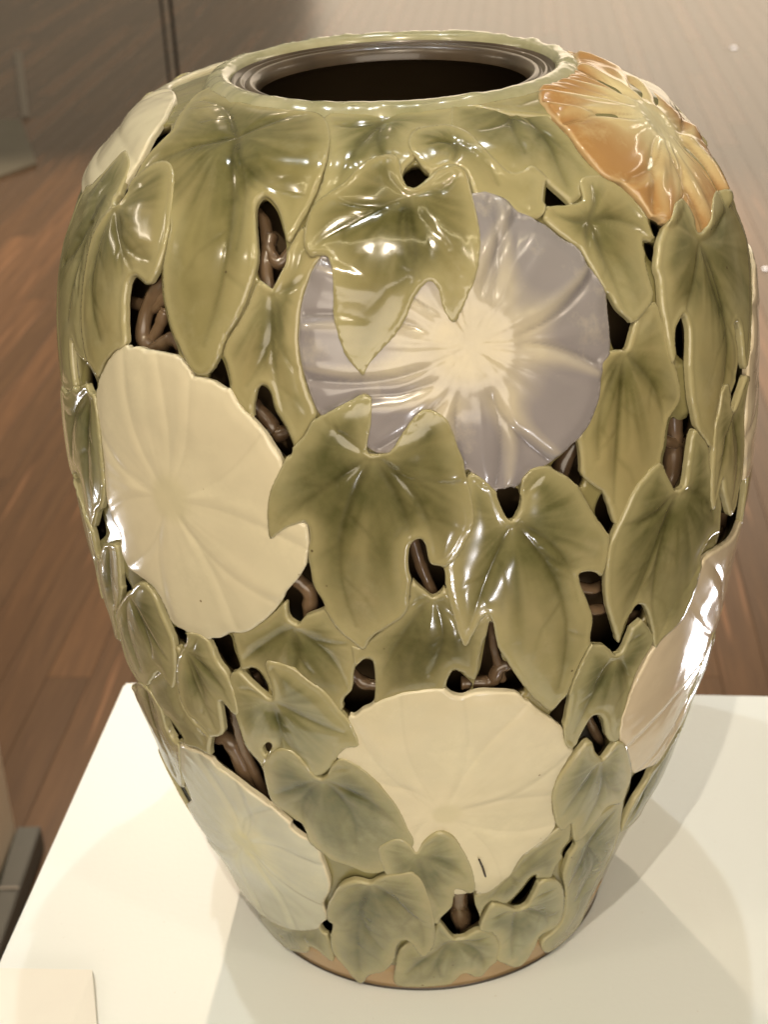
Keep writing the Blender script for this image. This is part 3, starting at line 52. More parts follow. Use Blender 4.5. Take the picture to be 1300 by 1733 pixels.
LEAF_HOLES=[[(-0.4241, 0.9912), (-0.401, 0.9917), (-0.3616, 0.9819), (-0.3338, 0.9676), (-0.3131, 0.9519), (-0.3076, 0.9341), (-0.3195, 0.9229), (-0.3351, 0.9117), (-0.3504, 0.9143), (-0.3753, 0.9236), (-0.3876, 0.9374), (-0.4128, 0.9631), (-0.432, 0.982)], [(-0.7691, 0.8377), (-0.7875, 0.8592), (-0.8022, 0.8827), (-0.7987, 0.8962), (-0.7774, 0.9008), (-0.7483, 0.8986), (-0.7257, 0.8969), (-0.7034, 0.9035), (-0.6854, 0.9139), (-0.6644, 0.8918), (-0.6257, 0.8657), (-0.5921, 0.8482), (-0.5941, 0.8418), (-0.6462, 0.841), (-0.6977, 0.84), (-0.7307, 0.8402)], [(-0.4601, 0.8475), (-0.44, 0.8332), (-0.4373, 0.8205), (-0.4717, 0.824), (-0.4904, 0.8282), (-0.4785, 0.839)], [(-0.3461, 0.8273), (-0.328, 0.8223), (-0.3163, 0.8074), (-0.291, 0.7926), (-0.2726, 0.7747), (-0.2823, 0.7658), (-0.305, 0.7694), (-0.3352, 0.7885), (-0.3706, 0.7966), (-0.3716, 0.808), (-0.3641, 0.8221)], [(0.0641, 1.0301), (0.0846, 1.0195), (0.1018, 1.0119), (0.0622, 1.0008), (0.0341, 1.0013), (0.0178, 1.0085), (0.0212, 1.0166), (0.0357, 1.0241)], [(0.4653, 0.9921), (0.4783, 0.9885), (0.5129, 0.969), (0.4723, 0.9685), (0.4333, 0.9724)], [(0.756, 0.9356), (0.7937, 0.9281), (0.7741, 0.9187), (0.7501, 0.9196)], [(0.7042, 0.9179), (0.7452, 0.9114), (0.7253, 0.8997), (0.7018, 0.9054)], [(0.5427, 0.8834), (0.568, 0.8667), (0.602, 0.852), (0.587, 0.8398), (0.5539, 0.8327), (0.5329, 0.8376), (0.5278, 0.8518)], [(0.7635, 0.8413), (0.7823, 0.8432), (0.7874, 0.8308), (0.7785, 0.8072), (0.7608, 0.8053), (0.731, 0.8166), (0.7385, 0.8331)], [(0.7013, 0.7547), (0.7278, 0.7487), (0.7579, 0.7479), (0.7724, 0.7518), (0.7922, 0.7424), (0.7853, 0.7287), (0.7689, 0.7162), (0.7613, 0.6916), (0.725, 0.6804), (0.7038, 0.6904), (0.6722, 0.7144), (0.6842, 0.731), (0.6883, 0.742)], [(0.3422, 0.7433), (0.3714, 0.7527), (0.4123, 0.7614), (0.4238, 0.7373), (0.4171, 0.7193), (0.3828, 0.7307)], [(0.4808, 0.707), (0.4998, 0.6894), (0.5178, 0.6727), (0.5027, 0.6625), (0.4763, 0.6772), (0.4592, 0.6918)], [(0.2038, 0.7284), (0.2251, 0.7295), (0.245, 0.7299), (0.266, 0.7175), (0.2435, 0.6991), (0.2238, 0.7048)], [(0.4178, 0.6302), (0.4375, 0.6306), (0.4613, 0.6274), (0.4833, 0.6173), (0.4952, 0.5919), (0.5174, 0.569), (0.5552, 0.5346), (0.576, 0.5476), (0.5921, 0.5687), (0.6127, 0.5731), (0.6373, 0.5633), (0.6359, 0.5517), (0.5973, 0.5444), (0.5851, 0.5294), (0.5564, 0.5209), (0.5179, 0.5371), (0.4671, 0.5481), (0.4655, 0.5757), (0.4475, 0.5957), (0.422, 0.621)], [(-0.0062, 0.6816), (0.0152, 0.6904), (0.0311, 0.6855), (0.0418, 0.666), (0.073, 0.6598), (0.0744, 0.6394), (0.0501, 0.6298), (0.031, 0.6346), (-0.0061, 0.6534)], [(-0.2496, 0.664), (-0.242, 0.6427), (-0.2189, 0.6193), (-0.2704, 0.6065), (-0.2972, 0.596), (-0.3149, 0.6151), (-0.3192, 0.6281), (-0.2774, 0.6486)], [(-0.5611, 0.5571), (-0.5262, 0.5632), (-0.4903, 0.5704), (-0.4867, 0.5555), (-0.4806, 0.5348), (-0.5122, 0.5228), (-0.5398, 0.5341)], [(-0.692, 0.5543), (-0.6424, 0.5575), (-0.6558, 0.5408), (-0.6914, 0.5401)], [(-0.4555, 0.5317), (-0.4265, 0.5344), (-0.4054, 0.5197), (-0.4099, 0.5091), (-0.4414, 0.5127)], [(-0.1528, 0.555), (-0.1107, 0.5605), (-0.114, 0.5138), (-0.1467, 0.5015), (-0.1764, 0.4926), (-0.1987, 0.5036), (-0.1917, 0.5141), (-0.1674, 0.5271)], [(0.0966, 0.5467), (0.1202, 0.5372), (0.1368, 0.5271), (0.1234, 0.5163), (0.1052, 0.5158), (0.0842, 0.5196), (0.074, 0.5293), (0.0832, 0.5403)], [(0.1872, 0.5977), (0.2042, 0.5722), (0.2128, 0.5531), (0.2315, 0.5476), (0.2547, 0.5316), (0.279, 0.5138), (0.2684, 0.5082), (0.2282, 0.5131), (0.1813, 0.5172), (0.1476, 0.52), (0.1503, 0.5327), (0.1634, 0.5474), (0.1731, 0.5722)], [(0.4145, 0.491), (0.4145, 0.4708), (0.4053, 0.452), (0.3633, 0.4703), (0.3769, 0.4792)], [(0.5099, 0.4513), (0.5517, 0.4231), (0.5818, 0.4012), (0.5767, 0.3815), (0.5362, 0.3972), (0.5086, 0.4178), (0.4645, 0.418), (0.4827, 0.4404)], [(-0.5696, 0.4801), (-0.5328, 0.4687), (-0.52, 0.4288), (-0.4825, 0.404), (-0.4836, 0.3727), (-0.4938, 0.3407), (-0.5303, 0.3467), (-0.5874, 0.3611), (-0.6868, 0.3787), (-0.654, 0.4165), (-0.6101, 0.4284), (-0.5815, 0.4408)], [(-0.4359, 0.4413), (-0.4273, 0.4366), (-0.4545, 0.4211), (-0.4606, 0.4304)], [(-0.4179, 0.3258), (-0.3904, 0.3242), (-0.3847, 0.3009), (-0.4343, 0.3124)], [(-0.4745, 0.1146), (-0.4242, 0.1396), (-0.3898, 0.1403), (-0.4214, 0.1118), (-0.4599, 0.0998)], [(0.0998, 0.2165), (0.131, 0.2157), (0.1786, 0.2188), (0.1772, 0.1939), (0.2159, 0.1436), (0.1606, 0.1243), (0.1157, 0.1154), (0.0726, 0.1415), (0.0488, 0.1674), (0.091, 0.1941)], [(0.3911, 0.2186), (0.4155, 0.2124), (0.3996, 0.1679), (0.3557, 0.1623), (0.3284, 0.1768), (0.358, 0.1972)], [(0.5084, 0.2542), (0.5338, 0.2605), (0.5533, 0.2462), (0.5238, 0.2302), (0.5008, 0.2426)], [(0.764, 0.3183), (0.8805, 0.3062), (0.8968, 0.2837), (0.8272, 0.2598), (0.8019, 0.228), (0.7598, 0.2774), (0.7618, 0.2998)], [(1.0936, 0.6315), (1.4401, 0.5817), (1.1695, 0.5861), (1.1106, 0.5715), (1.0206, 0.5759), (0.9554, 0.5837), (0.9602, 0.6004), (0.9555, 0.6296), (1.016, 0.6066), (1.065, 0.6153)], [(-1.0666, 1.0558), (-0.9815, 1.0421), (-0.9706, 1.0226), (-0.9933, 1.004), (-0.9835, 0.9856), (-0.9677, 0.967), (-0.9855, 0.9538), (-1.017, 0.9595), (-1.0028, 0.9733), (-1.0255, 0.9898), (-1.0269, 1.0094), (-1.0477, 1.0265), (-1.093, 1.043)], [(-1.0667, 0.8132), (-1.0331, 0.8054), (-1.0081, 0.7908), (-1.0253, 0.7699), (-1.048, 0.779)], [(-0.9396, 0.8029), (-0.8926, 0.792), (-0.9224, 0.7772), (-0.9538, 0.7853)], [(-0.9437, 0.6534), (-0.9276, 0.6324), (-0.9904, 0.6119), (-1.0176, 0.5908), (-1.0369, 0.6137), (-1.0903, 0.6412), (-1.1262, 0.6645), (-1.0662, 0.6712), (-1.0468, 0.6416), (-1.0127, 0.6231)], [(-0.8821, 0.5938), (-0.8405, 0.5832), (-0.8602, 0.5745), (-0.911, 0.5697)], [(-0.8776, 0.4083), (-0.8364, 0.4063), (-0.8115, 0.394), (-0.8297, 0.3789), (-0.8841, 0.373), (-0.8998, 0.3882)], [(1.0203, 0.8081), (1.0612, 0.7725), (1.0799, 0.7478), (0.983, 0.7283), (0.9664, 0.7409), (1.0134, 0.7552), (1.0294, 0.7767)]]
STEMS=[(0.0059, -0.02, [(-0.4918, 0.9895), (-0.4291, 0.9757), (-0.3934, 0.9516), (-0.3498, 0.9368), (-0.3215, 0.9504)]), (0.0066, -0.02, [(-0.3957, 0.9543), (-0.3919, 0.9308), (-0.3605, 0.8964)]), (0.0066, -0.022, [(-0.933, 0.8695), (-0.8398, 0.8722), (-0.7724, 0.8743), (-0.7221, 0.8907)]), (0.0073, -0.018, [(-0.7441, 0.8958), (-0.7812, 0.8721), (-0.7844, 0.845), (-0.7353, 0.8351), (-0.6727, 0.8501), (-0.6288, 0.8476)]), (0.0059, -0.024, [(-0.7301, 0.8685), (-0.746, 0.8541), (-0.7921, 0.8263), (-0.8431, 0.811)]), (0.0073, -0.02, [(-0.4061, 0.8035), (-0.3578, 0.7884), (-0.3397, 0.7768), (-0.2792, 0.7867)]), (0.0099, -0.02, [(0.794, 0.7493), (0.8, 0.7191), (0.7968, 0.6894), (0.7751, 0.6554)]), (0.0059, -0.018, [(0.7358, 0.7246), (0.814, 0.7107), (0.9222, 0.7066)]), (0.0086, -0.022, [(0.4812, 0.7579), (0.4205, 0.7377), (0.3839, 0.7093)]), (0.0053, -0.018, [(0.4519, 0.6015), (0.4995, 0.5941), (0.5472, 0.5969)]), (0.0053, -0.018, [(0.4662, 0.5759), (0.516, 0.5672), (0.5772, 0.5647)]), (0.0059, -0.02, [(0.6258, 0.5372), (0.6852, 0.5353), (0.7435, 0.5225)]), (0.0059, -0.018, [(0.0043, 0.6781), (0.0196, 0.6542), (0.0411, 0.6292), (0.0573, 0.6034)]), (0.0073, -0.018, [(-0.3113, 0.6344), (-0.2748, 0.6203), (-0.2782, 0.5942), (-0.2544, 0.5751)]), (0.0059, -0.018, [(-0.1845, 0.5322), (-0.1503, 0.5186), (-0.1073, 0.5156)]), (0.0066, -0.016, [(0.1481, 0.5149), (0.2053, 0.5135), (0.2256, 0.5279), (0.2649, 0.532), (0.3117, 0.5351)]), (0.0046, -0.018, [(0.2275, 0.5264), (0.2091, 0.5559), (0.2028, 0.5902)]), (0.0086, -0.018, [(-0.7467, 0.3886), (-0.6602, 0.3943), (-0.6337, 0.3579), (-0.6266, 0.3264)]), (0.0059, -0.022, [(-0.6022, 0.4299), (-0.6097, 0.3858), (-0.5874, 0.3244), (-0.5818, 0.2873)]), (0.0112, -0.022, [(0.1307, 0.2102), (0.1403, 0.1515), (0.1681, 0.1084), (0.2249, 0.0584)]), (0.0059, -0.018, [(1.288, 0.5883), (1.2802, 0.5684), (1.2748, 0.5398), (1.1065, 0.5592)]), (0.0046, -0.02, [(-1.2489, 1.01), (-1.1257, 1.0178), (-1.1171, 1.0345)]), (0.0059, -0.02, [(-1.1502, 0.966), (-1.1904, 0.9869), (-1.1041, 1.0027)]), (0.0053, -0.02, [(-0.4785, 0.5006), (-0.4661, 0.4868)]), (0.0053, -0.02, [(0.5433, 0.425), (0.619, 0.3813), (0.7119, 0.3527)]), (0.0053, -0.02, [(-1.2955, 0.5813), (-1.2181, 0.5761), (-1.2764, 0.5416)]), (0.0053, -0.02, [(-1.2055, 0.3305), (-1.1037, 0.3254), (-0.983, 0.3355)])]
CRACK=[(0.1766, 0.2799), (0.1857, 0.2704), (0.1927, 0.2629), (0.2031, 0.2488)]
BLOCK_H=0.016
BLOCK_T=[(-0.3951, -0.1868), (-0.5475, -0.1755), (-0.5304, -0.4021), (-0.4173, -0.4068)]
BLOCK_B=[(-0.3961, -0.1807), (-0.5513, -0.1713), (-0.5339, -0.3996), (-0.348, -0.3957)]
FLIGHTS=[(1.7796, 7.4274), (1.1537, 3.8964)]
ZK=[0.0, 0.04, 0.1, 0.2, 0.3, 0.4, 0.5, 0.6, 0.7, 0.8, 0.87, 0.92, 0.96, 0.985, 1.0]
RK=[0.2287, 0.243, 0.2625, 0.2995, 0.3248, 0.3485, 0.364, 0.3734, 0.3725, 0.3623, 0.3405, 0.3132, 0.2763, 0.2385, 0.1804]
CAM_LOC=[0.0, -1.5418, 1.3023]
CAM_AX=[[0.999039, -0.003161, -0.043711], [0.040291, 0.45863, 0.887714], [0.017241, -0.888622, 0.458316]]
CAM_F=2600.0

sc = bpy.context.scene
C = sc.collection
# ------------------------------------------------------------------ camera
cd = bpy.data.cameras.new('camera'); cam = bpy.data.objects.new('camera', cd); C.objects.link(cam); sc.camera = cam
M = Matrix([[CAM_AX[0][i], CAM_AX[1][i], CAM_AX[2][i]] for i in range(3)]).to_4x4()
M.translation = Vector(CAM_LOC) * S
cam.matrix_world = M
cd.sensor_fit = 'VERTICAL'; cd.sensor_height = 36; cd.lens = CAM_F / 1733 * 36
cd.clip_start = .05; cd.clip_end = 100
cd.dof.use_dof = True; cd.dof.focus_distance = .72; cd.dof.aperture_fstop = 15.0
# ------------------------------------------------------------------ room light
w = bpy.data.worlds.new('World'); sc.world = w; w.use_nodes = True
nt = w.node_tree; nt.nodes.clear()
o_ = nt.nodes.new('ShaderNodeOutputWorld'); bg = nt.nodes.new('ShaderNodeBackground')
tc = nt.nodes.new('ShaderNodeTexCoord'); sp = nt.nodes.new('ShaderNodeSeparateXYZ'); rp = nt.nodes.new('ShaderNodeValToRGB')
mr = nt.nodes.new('ShaderNodeMapRange'); mr.inputs[1].default_value = -1; mr.inputs[2].default_value = 1
nt.links.new(tc.outputs['Generated'], sp.inputs[0]); nt.links.new(sp.outputs['Z'], mr.inputs[0]); nt.links.new(mr.outputs[0], rp.inputs[0])
e = rp.color_ramp.elements
e[0].position = 0.0; e[0].color = (.05, .035, .024, 1)
e[1].position = 1.0; e[1].color = (.10, .085, .060, 1)
for p, c in ((.48, (.10, .075, .05, 1)), (.56, (.34, .285, .20, 1)), (.87, (.30, .255, .18, 1)), (.905, (.12, .10, .072, 1))):
    k = e.new(p); k.color = c
nt.links.new(rp.outputs[0], bg.inputs[0]); bg.inputs[1].default_value = .90
nt.links.new(bg.outputs[0], o_.inputs[0])
sc.view_settings.view_transform = 'Standard'; sc.view_settings.look = 'None'; sc.view_settings.exposure = .08; sc.view_settings.gamma = 1
sc.cycles.max_bounces = 8; sc.cycles.sample_clamp_indirect = 4

def lamp(name, loc, target, power, size, col, size_y=None, spot=None):
    if spot:
        l = bpy.data.lights.new(name, 'SPOT'); l.spot_size = math.radians(spot); l.spot_blend = .35; l.shadow_soft_size = size
    else:
        l = bpy.data.lights.new(name, 'AREA'); l.size = size
        if size_y: l.shape = 'RECTANGLE'; l.size_y = size_y
        else: l.shape = 'DISK'
    l.energy = power; l.color = col
    o = bpy.data.objects.new(name, l); C.objects.link(o); o.location = loc
    o.rotation_euler = (Vector(target) - Vector(loc)).to_track_quat('-Z', 'Y').to_euler()
    return o
WARM = (1, .86, .67); MID = (1, .92, .80); COOL = (.95, 1, 1)
top = (0, 0, .3)
def overhead(name, lx, ly, power, col, size=.03, h=2.2):
    return lamp(name, (lx * h, ly * h, .3 + h), (0, 0, .3), power, .014, col, spot=38)
overhead('ceiling_spot', .075, .20, 36, COOL)          # casts the round shadow to the right front
overhead('ceiling_spot', -.28, .08, 40, COOL)          # and the one to the left
overhead('ceiling_spot', -.10, -.75, 104, WARM)         # front spots
overhead('ceiling_spot', .60, -.80, 32, WARM)
overhead('ceiling_spot', -.85, -.70, 34, WARM)
lamp('track_lamp', (.0, -1.0, 2.05), (0, 0, .4), 4.5, 2.6, (1, .85, .5), .016)
lamp('front_fill', (.3, -4.2, 1.1), (0, 0, .2), 130, 4.4, (1, .87, .70), 2.2)  # soft fill added to brighten the front of the vase
lamp('wall_washer', (1.9, .75, 1.35), (0, 0, .4), 2.2, .8, WARM, .04)
lamp('wall_washer', (-1.9, .55, 1.35), (0, 0, .4), 2.2, .8, WARM, .04)
lamp('floor_lamp', (1.15, .90, -.84), (.14, -.1, .22), 3.2, .20, (1, .97, 1))
for lx, ly in ((.70, -2.2), (.84, -2.2), (-2.2, .82), (-2.1, 1.0)):
    lamp('floor_uplight', (lx, ly, -.93), (0, 0, .3), 3.0, .045, (1, .97, 1))
lamp('floor_sheen_light', (3.7, 15.5, 3.0), (2.4, 0, 2.6), 330, 9.0, (1, .81, .60), 7.0)  # unseen area light added to give the boards their sheen

lamp('floor_fill_spot', (-.8, 4.6, 3.2), (-.8, 3.0, -.95), 620, .05, (1, .80, .58), spot=80)  # fill added to lift the floor behind the plinth
# ------------------------------------------------------------------ materials
def mat(name):
    m = bpy.data.materials.new(name); m.use_nodes = True
    t = m.node_tree; b = t.nodes['Principled BSDF']
    return m, t, b
def N(t, kind, **kw):
    n = t.nodes.new(kind)
    for k, v in kw.items(): setattr(n, k, v)
    return n
def mixc(t, fac, a, b, blend='MIX'):
    n = N(t, 'ShaderNodeMix', data_type='RGBA', blend_type=blend)
    for s, v in ((n.inputs[0], fac), (n.inputs[6], a), (n.inputs[7], b)):
        if hasattr(v, 'links') or hasattr(v, 'is_linked'): t.links.new(v, s)
        else: s.default_value = v if not isinstance(v, tuple) else (*v, 1)[:4]
    return n.outputs[2]
def mrange(t, v, a, b, c, d, smooth=False):
    n = N(t, 'ShaderNodeMapRange'); 
    if smooth: n.interpolation_type = 'SMOOTHSTEP'
    t.links.new(v, n.inputs[0])
    for i, x in enumerate((a, b, c, d)): n.inputs[i + 1].default_value = x
    return n.outputs[0]
def tex(t, scale, detail=3, rough=.55, coord='Object', mapping=None):
    tcn = N(t, 'ShaderNodeTexCoord'); n = N(t, 'ShaderNodeTexNoise'); n.inputs['Scale'].default_value = scale
    n.inputs['Detail'].default_value = detail; n.inputs['Roughness'].default_value = rough
    src = tcn.outputs[coord]
    if mapping:
        mp = N(t, 'ShaderNodeMapping'); mp.inputs['Scale'].default_value = mapping; t.links.new(src, mp.inputs[0]); src = mp.outputs[0]
    t.links.new(src, n.inputs['Vector'])
    return n.outputs['Fac']
def attr(t, name):
    n = N(t, 'ShaderNodeAttribute'); n.attribute_name = name
    return n.outputs['Fac']
def glaze(t, b, rough=.16, bump=.10):
    b.inputs['Roughness'].default_value = rough
    b.inputs['Specular IOR Level'].default_value = .5
    b.inputs['Coat Weight'].default_value = .25; b.inputs['Coat Roughness'].default_value = .04; b.inputs['Coat IOR'].default_value = 1.5
    bm = N(t, 'ShaderNodeBump'); bm.inputs['Strength'].default_value = bump; bm.inputs['Distance'].default_value = .0012
    t.links.new(tex(t, 55, 2), bm.inputs['Height']); t.links.new(bm.outputs[0], b.inputs['Normal']); t.links.new(bm.outputs[0], b.inputs['Coat Normal'])

# leaf glaze: thin and pale where it breaks over the rims, pooled dark green in the veins
leaf_m, t, b = mat('leaf_glaze')
oi = N(t, 'ShaderNodeObjectInfo')
n1 = tex(t, 14, 4); n2 = tex(t, 90, 3)
col = mixc(t, mrange(t, n1, .35, .7, 0, 1), oi.outputs['Color'], (.30, .225, .095))
mz = N(t, 'ShaderNodeMix', data_type='RGBA'); t.links.new(mrange(t, n1, .3, .72, .0, .55), mz.inputs[0]); t.links.new(oi.outputs['Color'], mz.inputs[6]); mz.inputs[7].default_value = (.31, .255, .135, 1)
col = mz.outputs[2]
vor = tex(t, 5.5, 5, .6)
col = mixc(t, mrange(t, vor, .50, .68, 0, .55), col, (.185, .205, .125))
col = mixc(t, mrange(t, tex(t, 23, 5, .7), .52, .70, 0, .45), col, (.36, .325, .20))
pool = mixc(t, 1.0, col, (.30, .34, .21), 'MULTIPLY')
col = mixc(t, mrange(t, attr(t, 'pool'), 0, 1, 0, .85), col, pool)
col = mixc(t, mrange(t, attr(t, 'vein'), 0, 1, 0, .95), col, mixc(t, 1.0, col, (.36, .38, .24), 'MULTIPLY'))
col = mixc(t, mrange(t, attr(t, 'edge'), .002, .026, .42, 0, True), col, (.36, .32, .16))
col = mixc(t, mrange(t, attr(t, 'edge'), .0004, .0026, .38, 0, True), col, (.44, .40, .24))
col = mixc(t, mrange(t, n2, .3, .7, 0, .16), col, (.40, .34, .16))
sv = N(t, 'ShaderNodeTexVoronoi'); sv.inputs['Scale'].default_value = 95
tcs = N(t, 'ShaderNodeTexCoord'); t.links.new(tcs.outputs['Object'], sv.inputs['Vector'])
spk = N(t, 'ShaderNodeMath', operation='MULTIPLY'); t.links.new(mrange(t, sv.outputs['Distance'], .045, .075, 1, 0), spk.inputs[0]); t.links.new(mrange(t, tex(t, 30, 2), .60, .64, 0, .8), spk.inputs[1])
col = mixc(t, spk.outputs[0], col, (.07, .045, .02))
t.links.new(col, b.inputs['Base Color']); glaze(t, b)

def flower_mat(name, outer, inner, center, rough=.14, edge=(.6, .52, .36), reach=.62, hub=.26):
    m, t, b = mat(name)
    n1 = tex(t, 18, 4); n2 = tex(t, 75, 3)
    rad = attr(t, 'rad'); star = attr(t, 'star')
    f = mrange(t, rad, .16, reach, 1, 0, True)
    ad = N(t, 'ShaderNodeMath', operation='ADD'); t.links.new(f, ad.inputs[0]); t.links.new(star, ad.inputs[1]); ad.use_clamp = True
    sb = N(t, 'ShaderNodeMath', operation='SUBTRACT'); t.links.new(ad.outputs[0], sb.inputs[0]); t.links.new(mrange(t, n1, .3, .7, 0, .22), sb.inputs[1]); sb.use_clamp = True
    c = mixc(t, sb.outputs[0], outer, inner)
    c = mixc(t, mrange(t, rad, .14, hub, 1, 0, True), c, center)
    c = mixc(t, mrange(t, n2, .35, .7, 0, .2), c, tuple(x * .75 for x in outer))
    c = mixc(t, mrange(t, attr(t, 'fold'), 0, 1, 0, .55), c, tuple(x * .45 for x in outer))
    c = mixc(t, mrange(t, attr(t, 'edge'), .0005, .003, .7, 0, True), c, edge)
    sv = N(t, 'ShaderNodeTexVoronoi'); sv.inputs['Scale'].default_value = 95
    tcs = N(t, 'ShaderNodeTexCoord'); t.links.new(tcs.outputs['Object'], sv.inputs['Vector'])
    spk = N(t, 'ShaderNodeMath', operation='MULTIPLY'); t.links.new(mrange(t, sv.outputs['Distance'], .045, .075, 1, 0), spk.inputs[0]); t.links.new(mrange(t, tex(t, 30, 2), .60, .64, 0, .8), spk.inputs[1])
    c = mixc(t, mrange(t, tex(t, 7, 5, .65), .48, .66, 0, .38), c, tuple(x * y for x, y in zip(outer, (.80, .86, .84))))
    c = mixc(t, mrange(t, tex(t, 28, 5, .7), .54, .72, 0, .35), c, tuple(min(1, x * 1.16) for x in inner))
    c = mixc(t, spk.outputs[0], c, (.16, .10, .05))
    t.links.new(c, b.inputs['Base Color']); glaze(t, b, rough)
    return m
FM = {
 'blue': flower_mat('grey_lilac_glaze', (.245, .222, .222), (.50, .44, .32), (.50, .43, .28), rough=.20, edge=(.40, .36, .34), hub=.40, reach=.70),
 'cream': flower_mat('matt_cream_glaze', (.59, .525, .365), (.62, .55, .38), (.55, .49, .32), rough=.21, edge=(.66, .60, .44)),
 'pale': flower_mat('pale_celadon_glaze', (.45, .44, .34), (.56, .53, .36), (.54, .50, .29), rough=.22),
 'orange': flower_mat('amber_glaze', (.36, .195, .070), (.56, .47, .25), (.58, .55, .35), edge=(.60, .44, .24), reach=.98, hub=.50, rough=.17),
 'pink': flower_mat('pinkish_cream_glaze', (.53, .44, .31), (.60, .50, .37), (.60, .50, .37), rough=.12),
}
body_m, t, b = mat('olive_body_glaze')
c = mixc(t, mrange(t, tex(t, 16, 4), .3, .7, 0, 1), (.17, .16, .065), (.24, .20, .085))
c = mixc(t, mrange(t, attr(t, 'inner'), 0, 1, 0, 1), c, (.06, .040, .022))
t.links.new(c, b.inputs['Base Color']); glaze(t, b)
vine_m, t, b = mat('brown_vine_glaze')
c = mixc(t, mrange(t, tex(t, 40, 4, mapping=(1, 1, .3)), .3, .7, 0, 1), (.045, .027, .015), (.17, .11, .062))
t.links.new(c, b.inputs['Base Color']); glaze(t, b, .25)
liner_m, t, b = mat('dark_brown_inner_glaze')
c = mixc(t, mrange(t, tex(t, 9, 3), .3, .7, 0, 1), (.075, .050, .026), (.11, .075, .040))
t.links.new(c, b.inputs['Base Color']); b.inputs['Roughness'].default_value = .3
neck_m, t, b = mat('tan_neck_glaze')
c = mixc(t, mrange(t, tex(t, 30, 3), .3, .7, 0, 1), (.028, .019, .011), (.085, .058, .035))
t.links.new(c, b.inputs['Base Color']); glaze(t, b, .32)
lip_m, t, b = mat('cream_lip_glaze')
c = mixc(t, mrange(t, tex(t, 35, 4), .35, .7, 0, 1), (.37, .345, .215), (.23, .22, .11))
t.links.new(c, b.inputs['Base Color']); glaze(t, b, .2)
foot_m, t, b = mat('tan_foot_glaze')
c = mixc(t, mrange(t, tex(t, 25, 4), .3, .7, 0, 1), (.34, .23, .12), (.27, .18, .085))
t.links.new(c, b.inputs['Base Color']); glaze(t, b, .2)
crack_shadow_m, t, b = mat('crack_and_foot_shadow'); b.inputs['Base Color'].default_value = (.03, .02, .012, 1); b.inputs['Roughness'].default_value = .3  # dark of the crack and of the shadow painted round the foot

plinth_m, t, b = mat('white_plinth_paint')
c = mixc(t, mrange(t, tex(t, 3, 4), .3, .7, 0, 1), (.74, .775, .775), (.72, .755, .75))
t.links.new(c, b.inputs['Base Color']); c = mixc(t, mrange(t, tex(t, 1.6, 6, .7), .45, .75, 0, .5), c, (.72, .725, .70))
c = mixc(t, mrange(t, tex(t, 220, 3), .70, .76, 0, .35), c, (.52, .49, .44))
t.links.new(c, b.inputs['Base Color']); b.inputs['Roughness'].default_value = .42
bm_ = N(t, 'ShaderNodeBump'); bm_.inputs['Strength'].default_value = .08; bm_.inputs['Distance'].default_value = .001
t.links.new(tex(t, 260, 2), bm_.inputs['Height']); t.links.new(bm_.outputs[0], b.inputs['Normal'])
beige_m, t, b = mat('beige_painted_board')
c = mixc(t, mrange(t, tex(t, 5, 3), .3, .7, 0, 1), (.60, .49, .36), (.56, .45, .33))
t.links.new(c, b.inputs['Base Color']); b.inputs['Roughness'].default_value = .6
block_m, t, b = mat('cream_card')
c = mixc(t, mrange(t, tex(t, 30, 3), .3, .7, 0, 1), (.76, .74, .69), (.74, .72, .67))
t.links.new(c, b.inputs['Base Color']); b.inputs['Roughness'].default_value = .6
slate_m, t, b = mat('dark_slate_metal')
c = mixc(t, mrange(t, tex(t, 12, 3), .3, .7, 0, 1), (.045, .048, .042), (.06, .062, .052))
t.links.new(c, b.inputs['Base Color']); b.inputs['Roughness'].default_value = .45
black_m, t, b = mat('black_steel'); b.inputs['Base Color'].default_value = (.004, .0035, .003, 1); b.inputs['Roughness'].default_value = .8; b.inputs['Specular IOR Level'].default_value = .1
steel_m, t, b = mat('dull_pale_metal'); b.inputs['Base Color'].default_value = (.36, .32, .28, 1); b.inputs['Roughness'].default_value = .5
panel_m, t, b = mat('grey_green_panel')
c = mixc(t, mrange(t, tex(t, 6, 3), .3, .7, 0, 1), (.22, .20, .155), (.19, .17, .13))
t.links.new(c, b.inputs['Base Color']); b.inputs['Roughness'].default_value = .4

wood_m, t, b = mat('walnut_board')
oi = N(t, 'ShaderNodeObjectInfo')
grain = tex(t, 9, 6, .65, mapping=(4.5, .28, 4.5)); fine = tex(t, 40, 5, .6, mapping=(12, .4, 12))
mm = N(t, 'ShaderNodeMix', data_type='RGBA'); t.links.new(mrange(t, grain, .3, .7, 0, .8), mm.inputs[0]); t.links.new(mixc(t, attr(t, 'tone'), oi.outputs['Color'], (.30, .17, .10)), mm.inputs[6]); mm.inputs[7].default_value = (.085, .047, .027, 1)
c = mixc(t, mrange(t, tex(t, 9, 3, .5, mapping=(5.2, .16, 5.2)), .60, .68, 0, .75), mm.outputs[2], (.40, .205, .11))
c = mixc(t, mrange(t, fine, .35, .7, 0, .3), c, (.17, .095, .055))
t.links.new(c, b.inputs['Base Color']); b.inputs['Roughness'].default_value = .27; b.inputs['Specular IOR Level'].default_value = .38
bm_ = N(t, 'ShaderNodeBump'); bm_.inputs['Strength'].default_value = .15; bm_.inputs['Distance'].default_value = .001
t.links.new(fine, bm_.inputs['Height']); t.links.new(bm_.outputs[0], b.inputs['Normal'])
sub_m, t, b = mat('dark_floor_joint'); b.inputs['Base Color'].default_value = (.075, .045, .028, 1); b.inputs['Roughness'].default_value = .8

